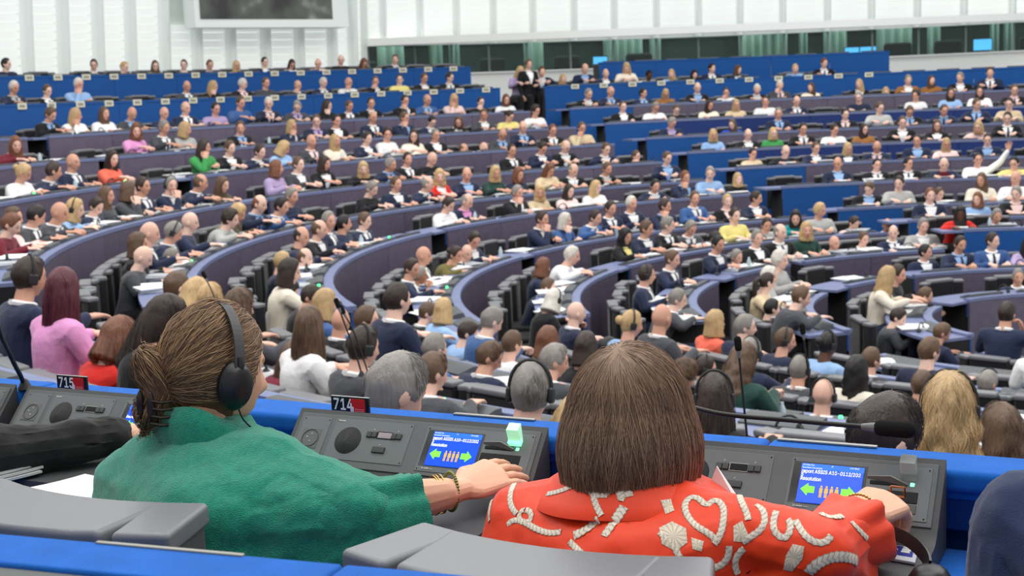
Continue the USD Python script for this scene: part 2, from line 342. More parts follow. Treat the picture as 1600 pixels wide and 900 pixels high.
put('picture', flat(-41.85, -32.25, 5.40, 8.5, (.1, .13)), SCREEN, scr)

# cream seat-number cards on the blue rows
for k, blk, a0, a1, n, nm in ((5, 'middle', -57.5, -25.6, 17, 'rearmost blue row'), (4, 'middle', -62., -25., 18, 'second blue row'), (4, 'right', -17.6, 6.2, 11, 'blue row of the right block')):
    for i in range(n):
        a = a0 + (a1 - a0) * i / (n - 1); deg = math.degrees(1 / RING[k])
        T = thing('seat_card', f'cream number card on the {nm}, {ORDC[i]} from the left', 'card', None, None, 'cream seat number cards')
        put('card', arcbox(MB(), RING[k] - .050, RING[k] - .036, LEDGE[k] - .085, LEDGE[k] + .015, a - .09 * deg, a + .09 * deg, 9), WHITE_CARD, T)
        q = MB()
        for j in range(3): arcbox(q, RING[k] - .0515, RING[k] - .0502, LEDGE[k] - .06, LEDGE[k] - .01, a + (-.055 + .04 * j) * deg, a + (-.03 + .04 * j) * deg, 9)
        put('digits', q, CONSOLE_FAR, T)
# ---------------------------------------------------------------- figures
def tman(v, f): return m3.Manifold(m3.Mesh(vert_properties=np.asarray(v, np.float32), tri_verts=np.asarray(f, np.uint32)))
def ball(c, r, seg=12):
    s = m3.Manifold.sphere(1, seg); r = (r, r, r) if np.ndim(r) == 0 else r
    return s.scale(tuple(map(float, r))).translate(tuple(map(float, c)))
def hull(*b): return m3.Manifold.batch_hull(list(b))
def union(l): return m3.Manifold.batch_boolean(l, m3.OpType.Add)
def soften(m, edge, it=8):
    m = m.refine_to_length(edge); v, f = marr(m); t = trimesh.Trimesh(v, f, process=True)
    trimesh.smoothing.filter_taubin(t, .5, .53, iterations=it); return t
def rot(yaw=0, pitch=0, roll=0):             # degrees: yaw about z, pitch about x (positive looks up), roll about y
    y, p, r = map(math.radians, (yaw, pitch, roll))
    Z = np.array([[math.cos(y), -math.sin(y), 0], [math.sin(y), math.cos(y), 0], [0, 0, 1]]); X = np.array([[1, 0, 0], [0, math.cos(p), -math.sin(p)], [0, math.sin(p), math.cos(p)]])
    Y = np.array([[math.cos(r), 0, math.sin(r)], [0, 1, 0], [-math.sin(r), 0, math.cos(r)]]); return Z @ X @ Y
def skull(d):
    x, y, z = d.T; t = np.clip(-z, 0, 1)
    X = .0735 * x * (1 - .30 * t ** 1.5); Y = np.where(y > 0, .092 * y * (1 - .06 * t), .100 * y * (1 - .38 * t)) + .016 * t * (y > -.2) ; Z = .117 * z
    return np.stack([X, Y, Z], 1)
ICO = {n: trimesh.creation.icosphere(n) for n in (2, 3, 4, 5)}
def head_mesh(n):
    d = np.array(ICO[n].vertices); p = skull(d); x, z = p[:, 0], p[:, 2]; fr = d[:, 1] > .1
    g = lambda cx, cz, sx, sz: np.exp(-((np.abs(x) - cx) / sx) ** 2 - ((z - cz) / sz) ** 2) * fr
    p[:, 1] += .021 * g(0, -.030, .011, .017) + .010 * g(0, -.008, .008, .02) - .009 * g(.031, .003, .014, .012) + .005 * g(.03, .026, .02, .009) + .006 * g(0, -.066, .02, .007) + .008 * g(0, -.1, .018, .012) - .003 * g(0, -.084, .02, .006)
    return p, np.array(ICO[n].faces)
def head_manifold(n):
    v, f = head_mesh(n)
    ears = [ball((s * .074, -.006, -.012), (.011, .019, .03), 10) for s in (-1, 1)]
    return union([tman(v, f)] + ears)
HS = .93
HEADM = {n: head_manifold(n) for n in (2, 3)}
def face_tint(p, amount=1.):                 # colours of brows, eyes and lips where the head is near the local origin
    x, y, z = np.abs(p[:, 0]), p[:, 1], p[:, 2]; t = np.ones((len(p), 3)); fr = y > .05
    e = fr & (((x - .031) / .013) ** 2 + ((z - .003) / .008) ** 2 < 1); t[e] = (.28, .24, .24)
    b = fr & (((x - .031) / .019) ** 2 + ((z - .024) / .006) ** 2 < 1); t[b] = (.5, .4, .35)
    l = fr & ((x / .024) ** 2 + ((z + .066) / .009) ** 2 < 1); t[l] = (.82, .55, .55)
    c = fr & (((x - .042) / .02) ** 2 + ((z + .035) / .018) ** 2 < 1); t[c] = (1.03, .9, .88)
    return t
def hand_manifold(curl=.35, seg=6, side=1):  # wrist at origin, fingers towards +y, palm down, thumb towards -x for the right hand (side=1)
    b = [hull(ball((-.026, .022, 0), (.012, .014, .011), seg), ball((.026, .022, 0), (.012, .014, .011), seg), ball((-.032, .082, 0), .011, seg), ball((.032, .08, 0), .0105, seg), ball((0, 0, 0), (.026, .014, .018), seg))]
    for i, (x, L) in enumerate(((-.030, .070), (-.010, .079), (.011, .074), (.031, .058))):
        a = 0; p = np.array([x, .082, 0.]); prev = p; fan = (x / .03) * .10
        for j, s in enumerate((.45, .30, .25)):
            a += curl * (.6 if j == 0 else 1); q = prev + L * s * np.array([math.sin(fan) * math.cos(a), math.cos(fan) * math.cos(a), -math.sin(a)])
            b.append(hull(ball(prev, .0098 - .0009 * j, seg), ball(q, .0090 - .001 * j, seg))); prev = q
    p = [np.array(v) for v in ((-.022, .02, -.003), (-.052, .047, -.012), (-.062, .078, -.018), (-.062, .102, -.02))]
    for j in range(3): b.append(hull(ball(p[j], .0125 - .001 * j, seg), ball(p[j + 1], .0112 - .001 * j, seg)))
    h = union(b)
    return h if side == 1 else h.mirror((1, 0, 0))
HANDM = {(c, s): hand_manifold(c, 6, s) for c in (.3, .8) for s in (1, -1)}
def frame_along(d, palm):                    # rotation taking +y to d with -z turned towards palm
    y = d / np.linalg.norm(d); z = -np.asarray(palm, float); z = z - y * (z @ y); z /= np.linalg.norm(z); return np.stack([np.cross(y, z), y, z], 1)
def place(m, R, t): return m.transform(np.hstack([np.asarray(R, float), np.asarray(t, float).reshape(3, 1)]))
# pose: chest, neck, head centre, head pitch, and for either side elbow, wrist, hand direction, palm direction, curl
POSES = {
 'u': dict(c=(0, .05, .90), n=(0, .06, 1.04), h=(0, .095, 1.155), hp=-4, R=((.235, .10, .76), (.12, .32, .775), (-.3, 1, -.05), (0, 0, -1), .3), L=((-.235, .10, .76), (-.12, .30, .775), (.4, 1, -.05), (0, 0, -1), .8)),
 'v': dict(c=(0, .07, .90), n=(0, .09, 1.03), h=(0, .135, 1.145), hp=-12, R=((.26, .20, .80), (.19, .36, .80), (-.25, 1, .0), (0, -.2, -1), .3), L=((-.235, .10, .76), (-.10, .28, .775), (.6, 1, -.05), (0, 0, -1), .3)),
 'f': dict(c=(0, .14, .86), n=(0, .21, .98), h=(0, .28, 1.08), hp=-14, R=((.27, .24, .79), (.16, .40, .785), (-.3, 1, .0), (0, 0, -1), .3), L=((-.27, .22, .78), (-.12, .38, .775), (.5, 1, .0), (0, 0, -1), .8)),
 'h': dict(c=(0, .07, .89), n=(0, .09, 1.03), h=(0, .135, 1.14), hp=-8, R=((.19, .30, .765), (.105, .27, .98), (-.35, -.1, 1), (-.6, -.5, 0), .8), L=((-.235, .12, .76), (-.08, .30, .775), (.8, .8, -.05), (0, 0, -1), .3)),
 'a': dict(c=(0, .05, .90), n=(0, .06, 1.04), h=(0, .095, 1.155), hp=0, R=((.235, .12, .76), (.15, .33, .775), (-.3, 1, -.05), (0, 0, -1), .3), L=((-.36, .10, 1.10), (-.48, .14, 1.30), (-.2, 0, 1), (0, 1, 0), .3)),
 'd': dict(c=(0, .08, .88), n=(0, .12, 1.01), h=(0, .185, 1.11), hp=-30, R=((.24, .16, .76), (.12, .36, .775), (-.3, 1, -.05), (0, 0, -1), .8), L=((-.24, .14, .76), (-.10, .34, .775), (.4, 1, -.05), (0, 0, -1), .3)),
 's': dict(c=(0, .01, 1.28), n=(0, .01, 1.45), h=(0, .035, 1.575), hp=0, R=((.24, -.01, 1.13), (.22, .10, .90), (0, .25, -1), (-1, 0, 0), .8), L=((-.24, -.01, 1.13), (-.10, .22, 1.12), (.7, .5, .1), (0, 0, -1), .8)),
}
POSES['r'] = POSES['v']
PROTO = {}
def proto(pose, fem):
    if (pose, fem) in PROTO: return PROTO[pose, fem]
    q = POSES[pose]; c, n, h = (np.array(q[k]) for k in 'cnh'); st = pose == 's'; w = .90 if fem else 1.
    if not st: c, n, h = c - (0, 0, .09), n - (0, 0, .09), h - (0, 0, .081)
    pel = np.array([0, 0, .96 if st else .47]); wai = pel * .55 + c * .45; hipw = .175 if fem else .17
    core = [hull(ball(pel, (hipw, .125, .10), 16), ball(wai, (.150 * w, .110, .10), 16)), hull(ball(wai, (.150 * w, .110, .10), 16), ball(c, (.178 * w, .120 + .012 * fem, .12), 16)),
            hull(ball(c, (.178 * w, .118, .12), 16), *[ball((s * .165 * w, n[1] - .015, n[2] - .075), .066, 12) for s in (-1, 1)]),
            hull(ball(n + (0, -.01, -.035), (.075, .068, .03), 12), *[ball((s * .165 * w, n[1] - .015, n[2] - .073), .058, 12) for s in (-1, 1)])]
    sh = {s: np.array((s * .178 * w, n[1] - .01, n[2] - .085)) for s in (-1, 1)}
    sleeves, bare, hands = [], [], []
    for s, k in ((1, 'R'), (-1, 'L')):
        e, wr_, hd, pd, cu = q[k]
        if not st: e = np.array(e) - (0, 0, .03 if wr_[2] < .85 or e[2] < .8 else .09); wr_ = np.array(wr_) + (0, 0, .028 if wr_[2] < .85 else -.09)
        e, wr_, hd = np.array(e) * (w if not st else 1, 1, 1), np.array(wr_, float), np.array(hd, float)
        sleeves += [hull(ball(sh[s], .066, 12), ball(e, .052, 12)), hull(ball(e, .052, 12), ball(wr_ - (wr_ - e) * .10, .038, 12))]
        bare += [hull(ball(sh[s], .045, 8), ball(e, .036, 8)), hull(ball(e, .036, 8), ball(wr_, .026, 8))]
        hands.append(place(HANDM[cu, s], frame_along(hd, pd), wr_))
    top = soften(union(core + sleeves), .05, 6)
    inner = union([hull(ball(pel, (.13, .09, .08), 10), ball(c, (.14, .085, .10), 10)), hull(ball(c, (.14, .085, .10), 10), ball(n - (0, 0, .03), .052, 10)), hull(ball(n - (0, .005, .02), .056, 12), ball(h + (0, -.022, -.06), .052, 12))] + bare)
    body = union([inner] + hands)
    legs = []
    for s in (-1, 1):
        if st: hip, kn, an, toe = (s * .09, 0, .92), (s * .1, .01, .5), (s * .1, -.02, .1), (s * .11, .13, .04)
        else: hip, kn, an, toe = (s * .10, .02, .47), (s * .11, .43, .49), (s * .11, .40, .10), (s * .11, .52, .04)
        legs += [hull(ball(hip, .10, 10), ball(kn, .068, 10)), hull(ball(kn, .068, 10), ball(an, .05, 10)), hull(ball(an, .045, 8), ball(np.array(toe) - (0, .1, .0), .04, 8), ball(toe, .035, 8))]
    legs.append(ball(pel, (hipw - .005, .12, .11), 12))
    lv, lf = marr(union(legs))
    # shirt front, tie and collar laid on the chest
    tv, tf = np.array(top.vertices), np.array(top.faces); A, B, C_ = tv[tf[:, 0]], tv[tf[:, 1]], tv[tf[:, 2]]
    den = (B[:, 2] - C_[:, 2]) * (A[:, 0] - C_[:, 0]) + (C_[:, 0] - B[:, 0]) * (A[:, 2] - C_[:, 2]); den = np.where(abs(den) < 1e-12, 1e-12, den)
    def front(x, z):
        l1 = ((B[:, 2] - C_[:, 2]) * (x - C_[:, 0]) + (C_[:, 0] - B[:, 0]) * (z - C_[:, 2])) / den; l2 = ((C_[:, 2] - A[:, 2]) * (x - C_[:, 0]) + (A[:, 0] - C_[:, 0]) * (z - C_[:, 2])) / den
        ok = (l1 >= 0) & (l2 >= 0) & (l1 + l2 <= 1)
        return (l1 * A[:, 1] + l2 * B[:, 1] + (1 - l1 - l2) * C_[:, 1])[ok].max() if ok.any() else c[1]
    def strip(hw, off, zt, zb_, nz=7, nx=4):
        v = []
        for i in range(nz):
            z = zt + (zb_ - zt) * i / (nz - 1)
            for j in range(nx + 1): x = hw(i / (nz - 1)) * (2 * j / nx - 1); v.append((x, min(front(x, z), front(0, z) + .01) + off, z))
        f = []
        for i in range(nz - 1):
            for j in range(nx): a = i * (nx + 1) + j; f += [[a, a + 1, a + nx + 2], [a, a + nx + 2, a + nx + 1]]
        v = np.array(v); k = len(v); v2 = v - (0, .012, 0); f = np.array(f)
        return np.vstack([v, v2]), np.vstack([f[:, ::-1], f + k])
    zt, zb_ = n[2] - .045, c[2] - .13
    sv, sf = strip(lambda t: .078 * (1 - t) + .012, .007, zt, zb_)
    cv, cf = tube([n + (.066 * math.sin(a), .060 * math.cos(a) - .004, -.018 + .016 * -math.cos(a)) for a in np.linspace(-2.9, 2.9, 14)], .017, 6)
    shirt = MB().add(sv, sf).add(cv, cf)
    tie = MB().add(*strip(lambda t: .014 + .014 * t, .013, zt + .005, zb_, 6, 2))
    PROTO[pose, fem] = dict(top=Geo(tv, tf, True), legs=Geo(lv, lf, 40), body=body, h=h, hp=q['hp'], n=n, shirt=Geo(*shirt.get(), False), tie=Geo(*tie.get(), False), cache={})
    return PROTO[pose, fem]
def sstep(a, b, x): t = np.clip((x - a) / (b - a), 0, 1); return t * t * (3 - 2 * t)
HAIRC = {}
def hair_local(style, n):
    if (style, n) in HAIRC: return HAIRC[style, n]
    d = np.array(ICO[n].vertices); base = skull(d); F = np.array([0, .955, -.30]); ang = np.degrees(np.arccos(np.clip(d @ F, -1, 1)))
    nz = fbm(d * 4 + 3, 3, 1)[:, None] - .5
    cone = {'s': 62, 'r': 78, 'l': 56, 'w': 54, 'o': 55, 'u': 60, 'p': 60, 'c': 58}[style]
    m = sstep(cone - 6, cone + 6, ang)
    if style in 'sruc' or style == 'p': m *= sstep(-.62, -.42, d[:, 2] + .25 * np.minimum(0, d[:, 1] + .2) * -1) * np.where(d[:, 1] > -.02, sstep(-.22, .0, d[:, 2]), 1)
    if style == 'r': m *= 1 - sstep(.42, .66, d[:, 2] + .35 * d[:, 1])
    th = {'s': .10, 'r': .05, 'l': .10, 'w': .16, 'o': .14, 'u': .09, 'p': .07, 'c': .22}[style]
    p = base * (.90 + m[:, None] * (.10 + th * (1 + 1.0 * nz)))
    if style in 'low':
        L = {'l': .34, 'o': .155, 'w': .33}[style]; low = (d[:, 2] < .05) & (m > .5); t = np.clip(-d[:, 2], 0, 1)
        hd = d[:, :2] / np.maximum(np.linalg.norm(d[:, :2], axis=1, keepdims=True), 1e-6); hr = np.minimum(1, np.linalg.norm(d[:, :2], axis=1) * 2.2)
        rad = np.stack([.088 * hd[:, 0], .098 * hd[:, 1] - (.012 if style != 'o' else 0)], 1) * hr[:, None] * (1.04 + .18 * t[:, None] * (1 if style != 'l' else .6))
        if style == 'w': rad *= 1 + .10 * np.sin(t * 22 + hd[:, :1].T[0] * 5)[:, None]
        q = np.column_stack([rad, -.0 - L * t ** .9]); k = sstep(.05, -.12, d[:, 2])[:, None] * (m > .5)[:, None]
        p = p * (1 - k) + q * k
    v, f = p, np.array(ICO[n].faces)
    if style == 'u': b = ICO[2]; mb = MB().add(v, f).add(np.array(b.vertices) * (.042, .036, .04) + (0, -.115, .02), b.faces); v, f = mb.get()
    if style == 'p': tv, tf = tube(spline([(0, -.09, .03), (0, -.14, .0), (0, -.145, -.10), (.01, -.13, -.24)], 9), [.02, .03, .036, .038, .036, .033, .028, .02, .008], 8); v, f = MB().add(v, f).add(tv, tf).get()
    HAIRC[style, n] = (v, f); return v, f
def head_of(P, yaw, n):
    key = (yaw, n)
    if key not in P['cache']:
        R = rot(yaw, P['hp']); m = union([P['body'], place(HEADM[n], R * HS, P['h'])]); v, f = marr(m)
        loc = (v - P['h']) @ R / HS; near_ = np.linalg.norm(loc, axis=1) < .16
        t = np.ones((len(v), 3)); t[near_] = face_tint(loc[near_])
        P['cache'][key] = (Geo(v, f, True, t), R)
    return P['cache'][key]
SKIN = {1: [(228, 182, 162), (220, 168, 146), (234, 194, 176), (210, 158, 134)], 2: [(176, 122, 92)], 3: [(92, 60, 46)]}
HAIRCOL = dict(k=(28, 24, 24), d=(52, 38, 32), m=(96, 72, 54), r=(116, 72, 50), y=(192, 160, 114), g=(138, 132, 126), h=(212, 206, 196), e=(92, 32, 48))
CLOTH = dict(n=(36, 44, 70), k=(26, 26, 30), g=(70, 72, 78), l=(178, 178, 176), w=(238, 238, 238), b=(150, 184, 226), B=(36, 84, 220), p=(222, 150, 200), q=(238, 208, 204), R=(214, 40, 34), G=(62, 146, 78), D=(34, 66, 58), t=(22, 146, 146), y=(236, 222, 140), c=(240, 230, 212), e=(212, 192, 158), o=(240, 110, 86), m=(112, 30, 46), v=(176, 156, 194), z=(148, 100, 52), O=(104, 96, 48), d=(62, 96, 150), f=(96, 88, 74))
CNAME = dict(n='navy', k='black', g='charcoal', l='light grey', w='white', b='pale blue', B='bright blue', p='pink', q='blush', R='red', G='green', D='dark green', t='teal', y='yellow', c='cream', e='beige', o='coral', m='maroon', v='lilac', z='brown', O='olive', d='denim blue', f='patterned')
def m_skin(k, j): return mat(f'skin_tone_{k}{j}', SKIN[k][j % len(SKIN[k])], .55, .4, tint=True, var=.05, nscale=30)
def strandmat(name, rgb, var=.4, rnd=.12):    # hair: colour and relief drawn out along the fall of the strands
    if name in MATS: return MATS[name]
    c = np.array(lin(rgb)); nodes = {'tc': ('texture_coordinate', {}), 'mp': ('mapping', {'scale': (130., 130., 9.)}), 'n': ('noise_texture', {'scale': 1., 'detail': 3.}), 'mp2': ('mapping', {'scale': (26., 26., 5.)}), 'n2': ('noise_texture', {'scale': 1., 'detail': 2.}),
        'r': ('rgb_ramp', {'ramp': [(.28, tuple(c * (1 - var))), (.5, tuple(c)), (.74, tuple(np.minimum(1, c * (1 + var) + .01)))]}), 'm': ('mix_color', {'blend_type': 'mix', 'fac': .5}), 'b': ('bump', {'strength': .7, 'distance': .004}), 'oi': ('object_info', {}), 'mr': ('map_range', {'to_min': 1 - rnd, 'to_max': 1 + rnd}), 'h': ('hsv', {}), 'p': ('principled_bsdf', {'roughness': .45, 'specular_ior_level': .45})}
    MATS[name] = usdkit.material(stage, '/World/Looks/' + name, nodes, [('tc.object', 'mp.vector'), ('mp.vector', 'n.vector'), ('tc.object', 'mp2.vector'), ('mp2.vector', 'n2.vector'), ('n.color', 'm.a'), ('n2.color', 'm.b'), ('m.result', 'r.fac'), ('r.color', 'h.color'), ('oi.random', 'mr.value'), ('mr.result', 'h.value'), ('h.color', 'p.base_color'), ('n.fac', 'b.height'), ('b.normal', 'p.normal')], surface='p.BSDF')
    return MATS[name]
def m_hair(c): return strandmat('hair_' + dict(k='black', d='dark_brown', m='brown', r='auburn', y='blond', g='grey', h='white', e='burgundy')[c], HAIRCOL[c])
def m_cloth(c):
    if c == 'f': return mat('patterned_cloth', CLOTH['f'], .8, .25, var=.9, nscale=18)
    return mat('cloth_' + CNAME[c].replace(' ', '_'), CLOTH[c], .8, .25, bump=(13, .5, .018), var=.10, nscale=6, sheen=.2, rnd=.1)
TIE = mat('dark_tie', (40, 44, 74), .6, .4)
_hs = MB(); _hs.add(*tube([(.088 * math.sin(a), -.01, .02 + .112 * math.cos(a)) for a in np.linspace(-1.75, 1.75, 15)], .008, 6))
for s in (-1, 1): _hs.add(*marr(rbox((s * .086, -.008, -.012), (.026, .058, .066), .012, 8)))
HS_V, HS_F = _hs.get()
